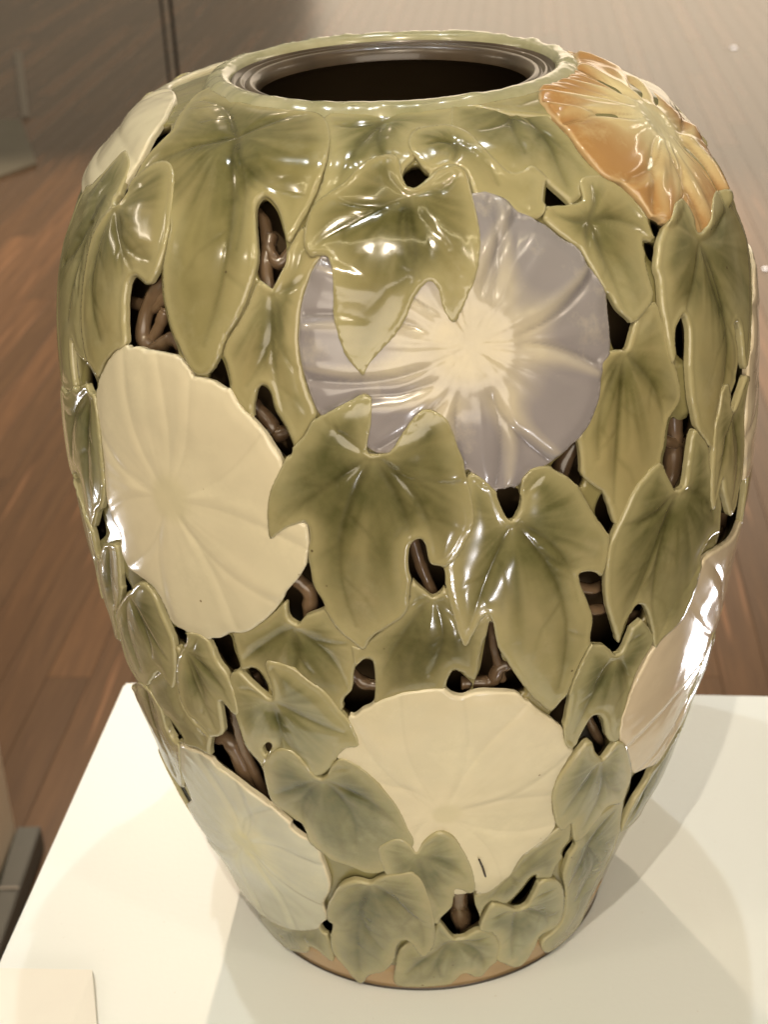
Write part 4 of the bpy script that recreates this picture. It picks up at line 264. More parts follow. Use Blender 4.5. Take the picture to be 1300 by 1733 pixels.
# ------------------------------------------------------------------ vase profile
def spline(zk, rk):
    zk = np.array(zk); rk = np.array(rk); n = len(zk); h = np.diff(zk); A = np.zeros((n, n)); bb = np.zeros(n); A[0, 0] = A[-1, -1] = 1
    for i in range(1, n - 1):
        A[i, i-1] = h[i-1]; A[i, i] = 2 * (h[i-1] + h[i]); A[i, i+1] = h[i]; bb[i] = 6 * ((rk[i+1] - rk[i]) / h[i] - (rk[i] - rk[i-1]) / h[i-1])
    Mm = np.linalg.solve(A, bb)
    def f(z):
        z = np.clip(z, zk[0], zk[-1]); i = np.clip(np.searchsorted(zk, z) - 1, 0, n - 2)
        a = zk[i+1] - z; c = z - zk[i]; hh = h[i]
        return Mm[i]*a**3/6/hh + Mm[i+1]*c**3/6/hh + (rk[i]/hh - Mm[i]*hh/6)*a + (rk[i+1]/hh - Mm[i+1]*hh/6)*c
    return f
RF = spline(ZK, RK)
zt = np.linspace(0, 1, 2001); rt = RF(zt)
st = np.concatenate([[0], np.cumsum(np.hypot(np.diff(zt), np.diff(rt)))]); SMAX = st[-1]
tz = np.gradient(zt, st); tr = np.gradient(rt, st)
# smooth normals
ker = np.ones(41) / 41
tz_ = np.convolve(np.pad(tz, 20, mode='edge'), ker, 'valid'); tr_ = np.convolve(np.pad(tr, 20, mode='edge'), ker, 'valid')
def surf(th, s, h):
    z = np.interp(s, st, zt); r = np.interp(s, st, rt); a = np.interp(s, st, tz_); c = np.interp(s, st, tr_)
    L = np.hypot(a, c); nr, nz = a / L, -c / L
    rr = r + h * nr; zz = z + h * nz
    return np.stack([np.sin(th) * rr, -np.cos(th) * rr, zz], -1) * S

# ------------------------------------------------------------------ helpers
def mesh_obj(name, verts, faces, m, parent=None, smooth=True, attrs=None, color=None):
    me = bpy.data.meshes.new(name)
    me.from_pydata([tuple(map(float, v)) for v in verts], [], [tuple(f) for f in faces]); me.update()
    if smooth:
        me.polygons.foreach_set('use_smooth', [True] * len(me.polygons))
    if attrs:
        for k, v in attrs.items():
            a = me.attributes.new(k, 'FLOAT', 'POINT'); a.data.foreach_set('value', np.asarray(v, dtype=np.float32))
    me.materials.append(m)
    o = bpy.data.objects.new(name, me); C.objects.link(o)
    if parent: o.parent = parent
    if color: o.color = (*color, 1)
    return o
def empty(name, loc, label, cat, group=None):
    o = bpy.data.objects.new(name, None); C.objects.link(o); o.location = loc; o.empty_display_size = .05
    o['label'] = label; o['category'] = cat
    if group: o['group'] = group
    return o
def lathe(name, prof, m, parent, seg=160, wob=None):
    vs = []; fs = []
    for i, (r, z) in enumerate(prof):
        for k in range(seg):
            a = 2 * math.pi * k / seg
            dr, dz = wob(a, i) if wob else (0, 0)
            vs.append(((r + dr) * math.sin(a) * S, -(r + dr) * math.cos(a) * S, (z + dz) * S))
    for i in range(len(prof) - 1):
        for k in range(seg):
            k2 = (k + 1) % seg
            fs.append((i * seg + k, i * seg + k2, (i + 1) * seg + k2, (i + 1) * seg + k))
    return mesh_obj(name, vs, fs, m, parent)
def box(name, lo, hi, m, parent=None, bevel=.002, rot=0, loc=(0, 0, 0)):
    bm = bmesh.new(); bmesh.ops.create_cube(bm, size=1)
    for v in bm.verts: v.co = Vector([(lo[i] + hi[i]) / 2 + v.co[i] * (hi[i] - lo[i]) for i in range(3)])
    if bevel: bmesh.ops.bevel(bm, geom=bm.edges[:], offset=bevel, segments=2, affect='EDGES')
    me = bpy.data.meshes.new(name); bm.to_mesh(me); bm.free(); me.materials.append(m)
    o = bpy.data.objects.new(name, me); C.objects.link(o); o.location = loc; o.rotation_euler = (0, 0, rot)
    if parent: o.parent = parent
    return o
def catmull(P, step):
    P = np.array(P); n = len(P); out = []
    for i in range(n):
        p0, p1, p2, p3 = P[i - 1], P[i], P[(i + 1) % n], P[(i + 2) % n]
        k = max(1, int(round(np.linalg.norm(p2 - p1) / step)))
        for j in range(k):
            u = j / k
            out.append(.5 * ((2 * p1) + (-p0 + p2) * u + (2 * p0 - 5 * p1 + 4 * p2 - p3) * u * u * .92 + (-p0 + 3 * p1 - 3 * p2 + p3) * u ** 3 * .92 + 0) if False else
                       .5 * ((2 * p1) + (-p0 + p2) * u + (2 * p0 - 5 * p1 + 4 * p2 - p3) * u * u + (-p0 + 3 * p1 - 3 * p2 + p3) * u ** 3))
    return np.array(out)
def inside(pts, poly):
    x, y = pts[:, 0], pts[:, 1]; r = np.zeros(len(pts), bool); n = len(poly); j = n - 1
    for i in range(n):
        xi, yi = poly[i]; xj, yj = poly[j]
        if yi != yj:
            r ^= ((yi > y) != (yj > y)) & (x < (xj - xi) * (y - yi) / (yj - yi) + xi)
        j = i
    return r
def segdist(pts, A, B):
    """min distance to segments and the parameter of the nearest"""
    best = np.full(len(pts), 1e9); par = np.zeros(len(pts))
    for a, bb, (t0, t1) in zip(A, B, SEGT if SEGT else [(0, 1)] * len(A)):
        d = bb - a; L = d @ d + 1e-12; u = np.clip(((pts - a) @ d) / L, 0, 1)
        dist = np.hypot(*(pts - a - u[:, None] * d).T); k = dist < best
        best[k] = dist[k]; par[k] = (t0 + (t1 - t0) * u)[k]
    return best, par
SEGT = None
def polydist(pts, poly):
    global SEGT; SEGT = None
    return segdist(pts, poly, np.roll(poly, -1, 0))[0]
def hexgrid(lo, hi, d, rs):
    nx = int((hi[0] - lo[0]) / d) + 2; ny = int((hi[1] - lo[1]) / (d * .866)) + 2
    X, Y = np.meshgrid(np.arange(nx), np.arange(ny)); X = X + .5 * (Y % 2)
    g = np.stack([lo[0] + X.ravel() * d, lo[1] + Y.ravel() * d * .866], -1)
    return g + rs.uniform(-.12, .12, g.shape) * d
def vnoise(x, y, z=0): return noise.noise(Vector((x, y, z)))
sm = lambda x: np.clip(x, 0, 1) ** 2 * (3 - 2 * np.clip(x, 0, 1))

# ------------------------------------------------------------------ the vase
vase = empty('ceramic_vase', (0, 0, 0), 'large openwork ceramic vase covered in glazed green leaves and open flowers on the white plinth', 'vase')

RT, RS = .0052, .0022          # height raster of what is already laid on the wall
HM = np.full((int(2 * math.pi / RT) + 3, int(SMAX / RS) + 3), -.02)
def drape(th, s, h):
    # a piece laid over others rides on them instead of cutting through
    i = ((th + math.pi) % (2 * math.pi) / RT).astype(int); j = np.clip((s / RS).astype(int), 0, HM.shape[1] - 1)
    D = HM.copy()
    for a in (-2, -1, 0, 1, 2):
        for b_ in (-2, -1, 0, 1, 2):
            D = np.maximum(D, np.roll(np.roll(HM, a, 0), b_, 1))
    for _ in range(3):
        D = (D + np.roll(D, 1, 0) + np.roll(D, -1, 0) + np.roll(D, 1, 1) + np.roll(D, -1, 1)) / 5
    h2 = np.maximum(h, np.minimum(D[i, j], .012) + .0006)
    new = np.full(HM.shape, -.02)
    np.maximum.at(new, (i, j), h2)
    np.copyto(HM, np.maximum(HM, new))
    return h2
def sheet(p, seed, d=.0023, parent=None):
    """one leaf or flower in relief: outline on the vase wall, its own raised edge, veins or folds, and thickness"""
    rs = np.random.RandomState(seed)
    o = np.array(p['o']); th0, s0 = o[:, 0].mean(), o[:, 1].mean()
    k = float(np.interp(s0, st, rt))
    fwd = lambda P: np.stack([(np.atleast_2d(P)[:, 0] - th0) * k, np.atleast_2d(P)[:, 1]], -1)
    big = p['k'] == 'flower'
    OL = catmull(fwd(o), d * 1.3)
    if big:      # slightly frilled rim
        c0 = fwd(p['b'])[0]; v = OL - c0; L = np.hypot(*v.T); ph = rs.uniform(0, 6)
        OL = c0 + v * (1 + .0035 * np.array([vnoise(i * .22, ph) for i in range(len(OL))]) * 2)[:, None]
    else:
        OL = OL + rs.normal(0, .00018, OL.shape)
    lo, hi = OL.min(0), OL.max(0)
    G = hexgrid(lo, hi, d, rs); G = G[inside(G, OL)]
    G = G[polydist(G, OL) > d * .55]
    if not len(G): return None
    n = len(OL)
    V = np.vstack([OL, G])
    E_ = [(i, (i + 1) % n) for i in range(n)]; cuts = []
    for hp in LEAF_HOLES:
        ho = catmull(fwd(np.array(hp)), .0022)
        if (ho.max(0) > lo).all() and (ho.min(0) < hi).all() and (inside(ho, OL).any()):
            cuts.append(ho); n0 = len(V); V = np.vstack([V, ho]); E_ += [(n0 + i, n0 + (i + 1) % len(ho)) for i in range(len(ho))]
    vs, ed, fs, ov, oe, of = delaunay_2d_cdt([Vector(x) for x in V], E_, [], 1, 1e-7)
    P = np.array([tuple(x) for x in vs]); fs = [tuple(f) for f in fs]
    cen = np.array([P[list(f)].mean(0) for f in fs]); ok = inside(cen, OL)
    for ho in cuts: ok &= ~inside(cen, ho)
    fs = [f for f, x in zip(fs, ok) if x]
    used = sorted({i for f in fs for i in f}); re_ = {o_i: k_ for k_, o_i in enumerate(used)}
    P = P[used]; fs = [tuple(re_[i] for i in f) for f in fs]
    e = polydist(P, OL)
    for ho in cuts: e = np.minimum(e, polydist(P, ho))
    base = fwd(p['b'])[0]; tips = fwd(p['v'])
    th = P[:, 0] / k + th0; s = np.clip(P[:, 1], 0, SMAX)
    lowf = np.array([vnoise(x * 14 + seed * 3.1, y * 14, seed) for x, y in P])
    midf = np.array([vnoise(x * 45 + seed, y * 45, seed * 2.3) for x, y in P])
    h = np.full(len(P), -.0068 + .0009 * p['lev'])
    global SEGT
    at = {}
    if not big:
        vein = np.zeros(len(P)); broad = np.zeros(len(P))
        for q, tip in enumerate(tips):
            main = np.linalg.norm(tip - base); dr = tip - base; nrm = np.array([-dr[1], dr[0]])
            bow = (.13 if q else .03) * (1 if (q % 2) else -1)
            u = np.linspace(0, .9, 9)
            L = base + np.outer(u, dr) + np.outer(np.sin(u * math.pi) * bow, nrm)
            SEGT = [(u[i], u[i+1]) for i in range(8)]
            dist, par = segdist(P, L[:-1], L[1:])
            wv = .0030 * (1.15 - .7 * par)
            vein = np.maximum(vein, np.exp(-(dist / wv) ** 2) * (1 - .65 * par))
            broad = np.maximum(broad, np.exp(-(dist / (.013 * (1.2 - .8 * par) * min(1, main / .12))) ** 2) * (1 - .75 * par))
            if main > .09:
                for uu, sg in ((.30, 1), (.45, -1), (.62, 1)):
                    a0 = base + uu * dr + math.sin(uu * math.pi) * bow * nrm
                    ang = math.radians(38) * sg; R2 = np.array([[math.cos(ang), -math.sin(ang)], [math.sin(ang), math.cos(ang)]])
                    a1 = a0 + R2 @ dr * .30; am = (a0 + a1) / 2 + (R2 @ nrm) * .03 * sg
                    SEGT = [(0, .5), (.5, 1)]
                    dist, par = segdist(P, np.array([a0, am]), np.array([am, a1]))
                    vein = np.maximum(vein, .42 * np.exp(-(dist / .0024) ** 2) * (1 - .8 * par))
        SEGT = None
        inner = sm(e / .020)
        cd_ = np.hypot(*(P - base).T); span = np.hypot(*(OL - base).T).max()
        h += .0011 * np.sqrt(np.clip(1 - (1 - np.clip(e / .0020, 0, 1)) ** 2, 0, 1)) - .0011 + .0007 * np.exp(-((e - .0035) / .002) ** 2)
        h += .0013 * inner * (1 - broad) - .0016 * inner * broad
        h -= .0011 * vein * sm(e / .006)
        h += (.0020 * lowf + .0004 * midf) * inner
        an = np.arctan2(*(P - base).T)
        streak = np.array([vnoise(math.cos(a_) * 5 + seed * 1.7, math.sin(a_) * 5, d_ * 7) + .5 * vnoise(math.cos(a_) * 13 + seed, math.sin(a_) * 13, d_ * 16) for a_, d_ in zip(an, cd_)])
        pool = np.clip((np.exp(-(cd_ / (span * .50)) ** 2) * .95 + broad * .55 - .10 + .55 * streak + .45 * lowf + p.get('dk', 0)) * sm(e / (.016 + .010 * lowf)), 0, 1)
        at['pool'] = pool; at['vein'] = vein * sm(e / .005)
    else:
        rc = p['rc']; cdv = P - base; cd_ = np.hypot(*cdv.T); rad = cd_ / (cd_ + e + 1e-6)
        ang = np.arctan2(cdv[:, 1], cdv[:, 0])
        kind = p['c']; amp = {'blue': .95, 'orange': 1.05, 'cream': .24, 'pale': .5, 'pink': .35}[kind]
        fold = np.zeros(len(P)); star = np.zeros(len(P)); hh = np.zeros(len(P)); far = np.full(len(P), .03)
        for q, tip in enumerate(tips):
            dr = tip - base; Ln = np.linalg.norm(dr); nn = np.array([-dr[1], dr[0]]) / Ln; uu = np.clip((cdv @ dr) / Ln ** 2, 0, 1.1)
            sd = cdv @ nn - .012 * np.sin(uu * 3.1) * (1 if q % 2 else -1)
            on = ((cdv @ dr) > 0) * sm((cd_ - rc * 1.05) / (.35 * rc + .012))
            wdt = .0026 + .0018 * uu; sg = 1 if (q * 7 + seed) % 3 else -1
            hh += on * (-.0020 * np.exp(-(sd / wdt) ** 2) + .0022 * np.exp(-((sd * sg - 2.6 * wdt) / (2.0 * wdt)) ** 2)) * (.45 + .75 * uu); far = np.minimum(far, np.abs(sd) + (1 - on) * .02)
            fold = np.maximum(fold, on * np.exp(-(sd / (wdt * .38)) ** 2) * (.55 + .45 * uu))
            star = np.maximum(star, on * np.exp(-((sd * sg - 2.2 * wdt) / (.0150 * (1.1 - uu) + .0018)) ** 2) * (1.15 - .75 * uu))
        striae = np.array([vnoise(math.cos(a) * 9 + seed, math.sin(a) * 9, r * 3) for a, r in zip(ang, cd_)])
        rc = p['rc']
        h += .0013 * np.sqrt(np.clip(1 - (1 - np.clip(e / .002, 0, 1)) ** 2, 0, 1)) - .0013
        h += amp * hh * sm(e / .004)
        h += .0009 * amp * striae * sm(cd_ / .02) + .0016 * amp * sm(far / .025) * sm(e / .015)
        h += (.0009 * np.exp(-((cd_ - rc * 1.05) / (rc * .22)) ** 2) - .0012 * np.exp(-(cd_ / (rc * .8)) ** 2)) * amp * (1 if amp > .5 else .2)
        h += .0016 * sm((rad - .35) / .6) * (1 - sm((rad - .9) / .1) * .4)
        h += .0018 * lowf + .0004 * midf
        at['rad'] = rad; at['fold'] = fold * amp; at['star'] = np.clip(star, 0, 1) * min(1, amp * 1.2)
    at['edge'] = e
    h = drape(th, s, h)
    co = surf(th, s, h)
    # skirt: thickness down into the wall
    F = fs; f0 = F[0]; a, b_, c_ = P[f0[0]], P[f0[1]], P[f0[2]]
    if ((b_[0]-a[0]) * (c_[1]-a[1]) - (b_[1]-a[1]) * (c_[0]-a[0])) < 0: F = [f[::-1] for f in F]
    half = {(f[i], f[(i + 1) % 3]) for f in F for i in range(3)}
    be = [x for x in half if (x[1], x[0]) not in half]
    ring = sorted({i for x in be for i in x}); pos = {v: i for i, v in enumerate(ring)}; m = len(ring); nv = len(P)
    mid = surf(th[ring], s[ring], h[ring] - .0016); low = surf(th[ring], s[ring], np.maximum(h[ring] - .0052, -.0115))
    co = np.vstack([co, mid, low]); F = list(F)
    for x, y in be:
        i, j = pos[x], pos[y]
        F.append((y, x, nv + i, nv + j)); F.append((nv + j, nv + i, nv + m + i, nv + m + j))
    for kx in at:
        ext = np.zeros(m * 2)
        at[kx] = np.concatenate([at[kx], ext + (.0 if kx != 'rad' else 1)])
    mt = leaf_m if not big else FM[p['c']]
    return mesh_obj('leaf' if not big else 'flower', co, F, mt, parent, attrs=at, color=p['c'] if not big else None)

made = {}
for i, p in sorted(enumerate(PIECES), key=lambda x: x[1]['lev']):
    made[p['n']] = sheet(p, i + 1, parent=vase)
LAB = {'F1': 'large grey-lilac flower with a yellow throat', 'F2': 'large plain cream flower on the left', 'F3': 'cream flower with a small crack at the bottom',
       'F4': 'pale narrow flower at the lower left', 'F5': 'amber orange flower with a pale yellow throat by the rim', 'F6': 'cream flower at the upper left shoulder',
       'F7': 'glossy pinkish flower on the right edge', 'F8': 'pinkish flower seen edge-on at the right', 'L34': 'dark mottled leaf set back behind the others'}
for k, v in LAB.items():
    if made.get(k): made[k]['label'] = v

# leaves round the shoulder and the flanks, out of the camera's sight line or on the outline
def turned(name, deg, dz=0):
    src = made[name]
    if not src: return
    c = src.copy(); C.objects.link(c); c.parent = vase; c.rotation_euler = (0, 0, math.radians(deg))
    if 'label' in c: del c['label']
    return c
for nm, dg in (('L2', 96), ('L1', -104), ('L10', 100), ('L9', -118), ('L16', 128), ('L15', 165), ('L14', 196), ('L9', 160), ('L10', -160), ('L3', 40), ('L19', 88), ('L18', -72),
               ('L20', -70), ('L22', 75), ('L4', 62), ('L27', 42), ('F3', 118), ('F1', 150), ('F2', -120), ('F3', -140)):
    turned(nm, dg)

# openwork wall between the leaves
def wall():
    k = .36; d = .0085; s_lo, s_hi = .052, SMAX
    rs = np.random.RandomState(3)
    V = []; E = []
    nb = int((s_hi - s_lo) / d); nt_ = int(2 * math.pi * k / d)
    xs = np.linspace(-math.pi * k, math.pi * k, nt_ + 1); ys = np.linspace(s_lo, s_hi, nb + 1)
    border = [(x, s_lo) for x in xs[:-1]] + [(xs[-1], y) for y in ys[:-1]] + [(x, s_hi) for x in xs[::-1][:-1]] + [(xs[0], y) for y in ys[::-1][:-1]]
    V += border; nbd = len(border); E += [(i, (i + 1) % nbd) for i in range(nbd)]
    polys = []
    for hpts in HOLES:
        o = np.array([(a * k, b) for a, b in hpts]); o = catmull(o, .003)
        ar = np.sum(o[:, 0] * np.roll(o[:, 1], -1) - np.roll(o[:, 0], -1) * o[:, 1])
        tg = np.roll(o, -1, 0) - np.roll(o, 1, 0); tg /= (np.hypot(*tg.T)[:, None] + 1e-9)
        o = o + np.stack([tg[:, 1], -tg[:, 0]], -1) * math.copysign(.0018, ar); polys.append(o)
        n0 = len(V); V += [tuple(x) for x in o]; E += [(n0 + i, n0 + (i + 1) % len(o)) for i in range(len(o))]
    G = hexgrid(np.array([xs[0], s_lo]), np.array([xs[-1], s_hi]), d, rs)
    G = G[(G[:, 0] > xs[0] + d * .5) & (G[:, 0] < xs[-1] - d * .5) & (G[:, 1] > s_lo + d * .5) & (G[:, 1] < s_hi - d * .5)]
    for o in polys:
        lo, hi = o.min(0) - .01, o.max(0) + .01
        near = np.where((G > lo).all(1) & (G < hi).all(1))[0]
        if len(near):
            sub = G[near]; kill = inside(sub, o) | (polydist(sub, o) < .003); G = np.delete(G, near[kill], 0)
    V += [tuple(x) for x in G]
    vs, ed, fs, ov, oe, of = delaunay_2d_cdt([Vector(x) for x in V], E, [], 1, 1e-7)
    P = np.array([tuple(x) for x in vs]); fs = [tuple(f) for f in fs]
    cen = np.array([P[list(f)].mean(0) for f in fs]); dead = np.zeros(len(fs), bool)
    for o in polys:
        lo, hi = o.min(0), o.max(0); near = np.where((cen > lo).all(1) & (cen < hi).all(1))[0]
        if len(near): dead[near] |= inside(cen[near], o)
    fs = [f for f, x in zip(fs, dead) if not x]
    f0 = fs[0]; a, b_, c_ = P[f0[0]], P[f0[1]], P[f0[2]]
    if ((b_[0]-a[0]) * (c_[1]-a[1]) - (b_[1]-a[1]) * (c_[0]-a[0])) < 0: fs = [f[::-1] for f in fs]
    bump = np.array([vnoise(math.cos(x / k) * 9, math.sin(x / k) * 9, y * 22) for x, y in P])
    out = surf(P[:, 0] / k, P[:, 1], -.0092 + .0012 * bump)
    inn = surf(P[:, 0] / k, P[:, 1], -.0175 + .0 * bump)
    cnt = {}
    for f in fs:
        for i in range(3):
            a, b_ = f[i], f[(i + 1) % 3]; cnt[(a, b_)] = 1
    be = [e_ for e_ in cnt if (e_[1], e_[0]) not in cnt]
    n = len(P); F = list(fs) + [(f[2] + n, f[1] + n, f[0] + n) for f in fs]
    xl = math.pi * k - 1e-5
    for a, b_ in be:
        if abs(P[a, 0]) > xl and abs(P[b_, 0]) > xl: continue
        F.append((b_, a, a + n, b_ + n))
    co = np.vstack([out, inn])
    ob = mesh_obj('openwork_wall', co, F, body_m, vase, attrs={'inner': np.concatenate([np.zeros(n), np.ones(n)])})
    bm = bmesh.new(); bm.from_mesh(ob.data); bmesh.ops.remove_doubles(bm, verts=bm.verts[:], dist=1e-6); bm.to_mesh(ob.data); bm.free()
wall()

def tube(name, r, pts, m, parent, seg=10):
    P = [Vector(p) for p in pts]; out = []
    n = len(P)
    for i in range(n - 1):
        p0, p1, p2, p3 = P[max(i - 1, 0)], P[i], P[i + 1], P[min(i + 2, n - 1)]
        for j in range(6):
            u = j / 6
            out.append(.5 * ((2 * p1) + (-p0 + p2) * u + (2 * p0 - 5 * p1 + 4 * p2 - p3) * u * u + (-p0 + 3 * p1 - 3 * p2 + p3) * u ** 3))
    out.append(P[-1]); vs = []; fs = []
    for i, p in enumerate(out):
        d = (out[min(i + 1, len(out) - 1)] - out[max(i - 1, 0)]).normalized()
        a = d.cross(Vector((p.x, p.y, 0)).normalized()).normalized(); b_ = d.cross(a)
        rr = r * (1 + .22 * vnoise(i * .5, p.x * 60, p.z * 40))
        for k in range(seg):
            t_ = 2 * math.pi * k / seg; vs.append(p + (a * math.cos(t_) + b_ * math.sin(t_)) * rr)
    for i in range(len(out) - 1):
        for k in range(seg):
            k2 = (k + 1) % seg; fs.append((i * seg + k, i * seg + k2, (i + 1) * seg + k2, (i + 1) * seg + k))
    fs.append(tuple(range(seg))[::-1]); fs.append(tuple(range((len(out) - 1) * seg, len(out) * seg)))
    return mesh_obj(name, vs, fs, m, parent)
for r, off, pts in STEMS:
    a = np.array(pts); ext0 = a[0] + (a[0] - a[1]) * .5; ext1 = a[-1] + (a[-1] - a[-2]) * .5
    a = np.vstack([ext0, a, ext1]); hh = np.full(len(a), off - .003 - r * .5)
    tube('vine_stem', r * S, surf(a[:, 0], a[:, 1], hh), vine_m, vase)

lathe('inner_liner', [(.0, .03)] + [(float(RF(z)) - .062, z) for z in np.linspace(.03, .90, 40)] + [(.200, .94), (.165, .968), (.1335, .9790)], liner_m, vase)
def lipwob(a, i):
    x, y = math.cos(a) * 6, math.sin(a) * 6
    g = (0.0022, .0034, .0034, .0026, .0010, .0004)[min(i, 5)]
    return g * vnoise(x, y, 1) * 1.2, g * (vnoise(x * 1.4, y * 1.4, 5) + .6 * vnoise(x * 4, y * 4, 9))
lathe('rim', [(.1880, .9880), (.1835, .9950), (.1785, .9995), (.1730, 1.0020), (.1675, 1.0022), (.1630, 1.0005), (.1603, .9975), (.1590, .9935)], lip_m, vase, 240, lipwob)
lathe('neck_ring', [(.1590, 0.9947), (.1570, 0.9905), (.1545, 0.9895), (.1530, 0.9920), (.1508, 0.9940), (.1488, 0.9930), (.1475, 0.9897), (.1460, 0.9890), (.1448, 0.9910), (.1425, 0.9930), (.1390, 0.9920), (.1362, 0.9895), (.1342, 0.9855), (.1335, 0.9790)], neck_m, vase, 200)
lathe('foot_ring', [(.2210, .0035), (.2228, .0042), (float(RF(.012)) - .0085, .012), (float(RF(.03)) - .0092, .03), (float(RF(.058)) - .0100, .058), (float(RF(.058)) - .03, .059)], foot_m, vase, 200)
lathe('foot_shadow_ring', [(.2140, .0), (.2225, .0002), (.2235, .0022), (.2222, .0040)], crack_shadow_m, vase, 160)  # dark ring that paints in the contact shadow at the base
# small open glaze crack on the lower cream flower
a = np.array(CRACK); tube('glaze_crack', .0011 * S, surf(a[:, 0], a[:, 1], np.full(len(a), .0003)), crack_shadow_m, vase, 6)

# ------------------------------------------------------------------ plinth under the vase
ang = math.atan2(-.587, -.064) + math.pi / 2      # rotation that takes -y to the left edge direction
rot = math.radians(-6.0)
corner = Vector((-.453, .448, 0)) * S
pl = empty('display_plinth', (corner.x, corner.y, -.95), 'tall white painted plinth with a flat top under the large leaf vase', 'plinth'); pl.rotation_euler = (0, 0, rot)
W, Dp = .54, .56
box('plinth_top', (0, -Dp, .925), (W, 0, .95 - .0), plinth_m, pl, .0022)
box('plinth_body', (.004, -Dp + .004, .06), (W - .004, -.004, .9235), plinth_m, pl, .001)
box('plinth_base', (.03, -Dp + .03, 0), (W - .03, -.03, .0595), black_m, pl, .001)

lb = empty('label_block', (BLOCK_T[0][0] * S, BLOCK_T[0][1] * S, 0), 'small flat cream block lying on the front left corner of the plinth', 'label block')
n_ = len(BLOCK_T); ox, oy = BLOCK_T[0]
mesh_obj('block', [((x - ox) * S, (y - oy) * S, .0003) for x, y in BLOCK_B] + [((x - ox) * S, (y - oy) * S, BLOCK_H * S) for x, y in BLOCK_T],
         [tuple(range(n_)), tuple(range(n_, 2 * n_))[::-1]] + [(i, n_ + i, n_ + (i + 1) % n_, (i + 1) % n_) for i in range(n_)], block_m, lb, smooth=False)
# ------------------------------------------------------------------ floor of walnut boards
FZ = -.95
fl = mesh_obj('floor', [(-9, -3, FZ - .02), (9, -3, FZ - .02), (9, 16, FZ - .02), (-9, 16, FZ - .02)], [(0, 1, 2, 3)], sub_m, smooth=False); fl['kind'] = 'structure'
fdir = math.radians(85.2); bw = .085
cols = [(.190, .102, .050), (.165, .090, .045), (.21, .115, .056), (.175, .096, .048), (.28, .145, .072), (.15, .083, .042), (.20, .105, .050), (.33, .168, .082)]
ca, sa = math.cos(fdir - math.pi / 2), math.sin(fdir - math.pi / 2)
def board_mesh(L):
    g = .0004; x0, x1, y0, y1 = g, bw - g, g, L - g; b2 = .0005
    v = [(x0, y0, 0), (x1, y0, 0), (x1, y1, 0), (x0, y1, 0), (x0, y0, -b2), (x1, y0, -b2), (x1, y1, -b2), (x0, y1, -b2)]
    top = [(x0 + b2, y0 + b2, 0), (x1 - b2, y0 + b2, 0), (x1 - b2, y1 - b2, 0), (x0 + b2, y1 - b2, 0)]
    v = top + [(x0, y0, -b2), (x1, y0, -b2), (x1, y1, -b2), (x0, y1, -b2), (x0, y0, -.018), (x1, y0, -.018), (x1, y1, -.018), (x0, y1, -.018)]
    f = [(0, 1, 2, 3)]
    for a in (0, 4):
        for i in range(4): j = (i + 1) % 4; f.append((a + i, a + 4 + i, a + 4 + j, a + j))
    me = bpy.data.meshes.new('floor_board'); me.from_pydata(v, [], f); me.update(); me.materials.append(wood_m); return me
lens = [1.4, 1.9, 2.5]; bms = [board_mesh(L) for L in lens]
rb = random.Random(11)
# view wedge of the floor: only boards that the gallery floor in view needs
def in_view(x, y):
    y2 = y / S; x2 = x / S
    return abs(x2 + .15 - .0 * y2) < (y2 + 1.55) * .262 + 1.15
cnt = 0; extra = []
for i in range(-44, 46):
    y = .15 - rb.random() * 1.6; run = 0
    while y < 11.5:
        k = rb.randrange(3); L = lens[k]
        x0 = i * bw
        wx = x0 * ca - (y + L / 2) * sa; wy = x0 * sa + (y + L / 2) * ca
        ok = any(in_view(x0 * ca - yy * sa, x0 * sa + yy * ca) for yy in (y, y + L / 2, y + L))
        if ok and y + L > .25:
            o = bpy.data.objects.new('floor_board', bms[k]); 
            c = rb.choice(cols); j = rb.uniform(.85, 1.15); o.color = (c[0] * j, c[1] * j, c[2] * j, 1)
            o.location = (x0 * ca - y * sa, x0 * sa + y * ca, FZ); o.rotation_euler = (0, 0, fdir - math.pi / 2)
            dist = wy; extra.append((dist, o, k))
        y += L
extra.sort(key=lambda e_: e_[0])
near, far = extra[:296], extra[296:]
for _, o, k in near: C.objects.link(o); o.parent = fl
if far:
    vs = []; fs = []; tone = []; base_me = {k: ([tuple(v.co) for v in bms[k].vertices], [tuple(p.vertices) for p in bms[k].polygons]) for k in range(3)}
    for _, o, k in far:
        v, f = base_me[k]; n0 = len(vs); M4 = Matrix.Translation(o.location) @ Matrix.Rotation(fdir - math.pi / 2, 4, 'Z')
        vs += [tuple(M4 @ Vector(x)) for x in v]; tone += [rb.choice((0, .05, .1, .2, .75))] * len(v); fs += [tuple(a + n0 for a in q) for q in f]
    fb = mesh_obj('far_floor_boards', vs, fs, wood_m, fl, smooth=False, attrs={'tone': tone}, color=(.14, .082, .05)); fb['kind'] = 'stuff'

# ------------------------------------------------------------------ things behind
bp = empty('beige_pedestal', (-.655, 1.19, FZ), 'beige painted pedestal at the far left with a dark slate kick strip', 'pedestal'); bp.rotation_euler = (0, 0, math.radians(-1.5))
box('pedestal_side', (-.45, -.62, .0), (0, 0, .78), beige_m, bp, .002)
box('kick_strip', (.002, -.62, .0), (.040, .006, .045), slate_m, bp, .002)
box('kick_edge_line', (.002, -.145, .0455), (.040, -.142, .0475), steel_m, bp, 0)

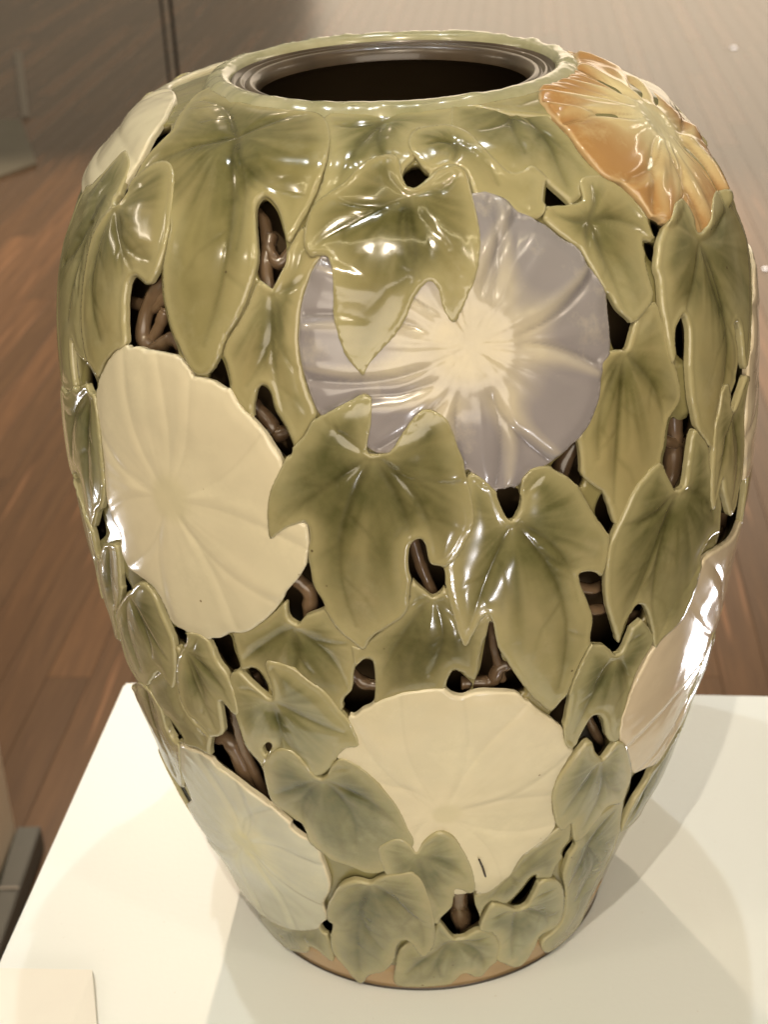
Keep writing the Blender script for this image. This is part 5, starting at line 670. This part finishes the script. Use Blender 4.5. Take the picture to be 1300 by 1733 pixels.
rod_lab = ['thin black steel rod behind the vase, left of the pair', 'thin black steel rod behind the vase, right of the pair']
for (x, y, rr), lb in zip(((-1.08, 6, .0058), (-1.035, 6, .0075)), rod_lab):
    e_ = empty('steel_rod', (x * S, y * S, FZ), lb, 'rod', 'pair of thin black rods behind the vase')
    bm = bmesh.new(); bmesh.ops.create_cone(bm, cap_ends=True, segments=12, radius1=rr * S, radius2=rr * S, depth=1.75)
    for v in bm.verts: v.co.z += .875
    me = bpy.data.meshes.new('rod'); bm.to_mesh(me); bm.free(); me.materials.append(black_m)
    o = bpy.data.objects.new('rod', me); C.objects.link(o); o.parent = e_
    bm = bmesh.new(); bmesh.ops.create_cone(bm, cap_ends=True, segments=20, radius1=.010, radius2=.008, depth=.006)
    for v in bm.verts: v.co.z += .003
    me = bpy.data.meshes.new('rod_foot'); bm.to_mesh(me); bm.free(); me.materials.append(black_m)
    o = bpy.data.objects.new('rod_foot', me); C.objects.link(o); o.parent = e_

fp = empty('floor_panel', (-1.755, 6.48, FZ), 'flat pale grey-green panel lying on the floor at the far left with a metal trim', 'floor panel')
fp.rotation_euler = (0, 0, 0)
def slab(name, pts, z0, z1, m, parent):
    n = len(pts); v = [(x, y, z0) for x, y in pts] + [(x, y, z1) for x, y in pts]
    f = [tuple(range(n))[::-1], tuple(range(n, 2 * n))] + [(i, (i + 1) % n, n + (i + 1) % n, n + i) for i in range(n)]
    return mesh_obj(name, v, f, m, parent, smooth=False)
slab('panel', [(0, 0), (-.9, .03), (-.9, -1.5), (-.15, -1.5), (.245, -.845)], .0005, .012, panel_m, fp)
slab('metal_trim', [(0, .05), (.03, .045), (-.36, 1.75), (-.40, 1.75)], .0005, .014, steel_m, fp)

glow_m, t, b = mat('lit_lens'); b.inputs['Emission Color'].default_value = (1, .93, .88, 1); b.inputs['Emission Strength'].default_value = 2.2
for (x, y), rr, lb in zip(FLIGHTS, (.013, .0075), ('small glowing round floor light at the upper right, farther from the vase', 'small glowing round floor light at the right edge, nearer the vase')):
    e_ = empty('floor_light', (x, y, FZ), lb, 'floor light', 'small round lights set in the floor')
    for nm, r_, h_, m_ in (('bezel', rr * 1.25, .003, steel_m), ('lens', rr, .0045, glow_m)):
        bm = bmesh.new(); bmesh.ops.create_cone(bm, cap_ends=True, segments=24, radius1=r_, radius2=r_ * .95, depth=h_)
        for v in bm.verts: v.co.z += h_ / 2 + .0008
        me = bpy.data.meshes.new(nm); bm.to_mesh(me); bm.free(); me.materials.append(m_)
        o = bpy.data.objects.new(nm, me); C.objects.link(o); o.parent = e_
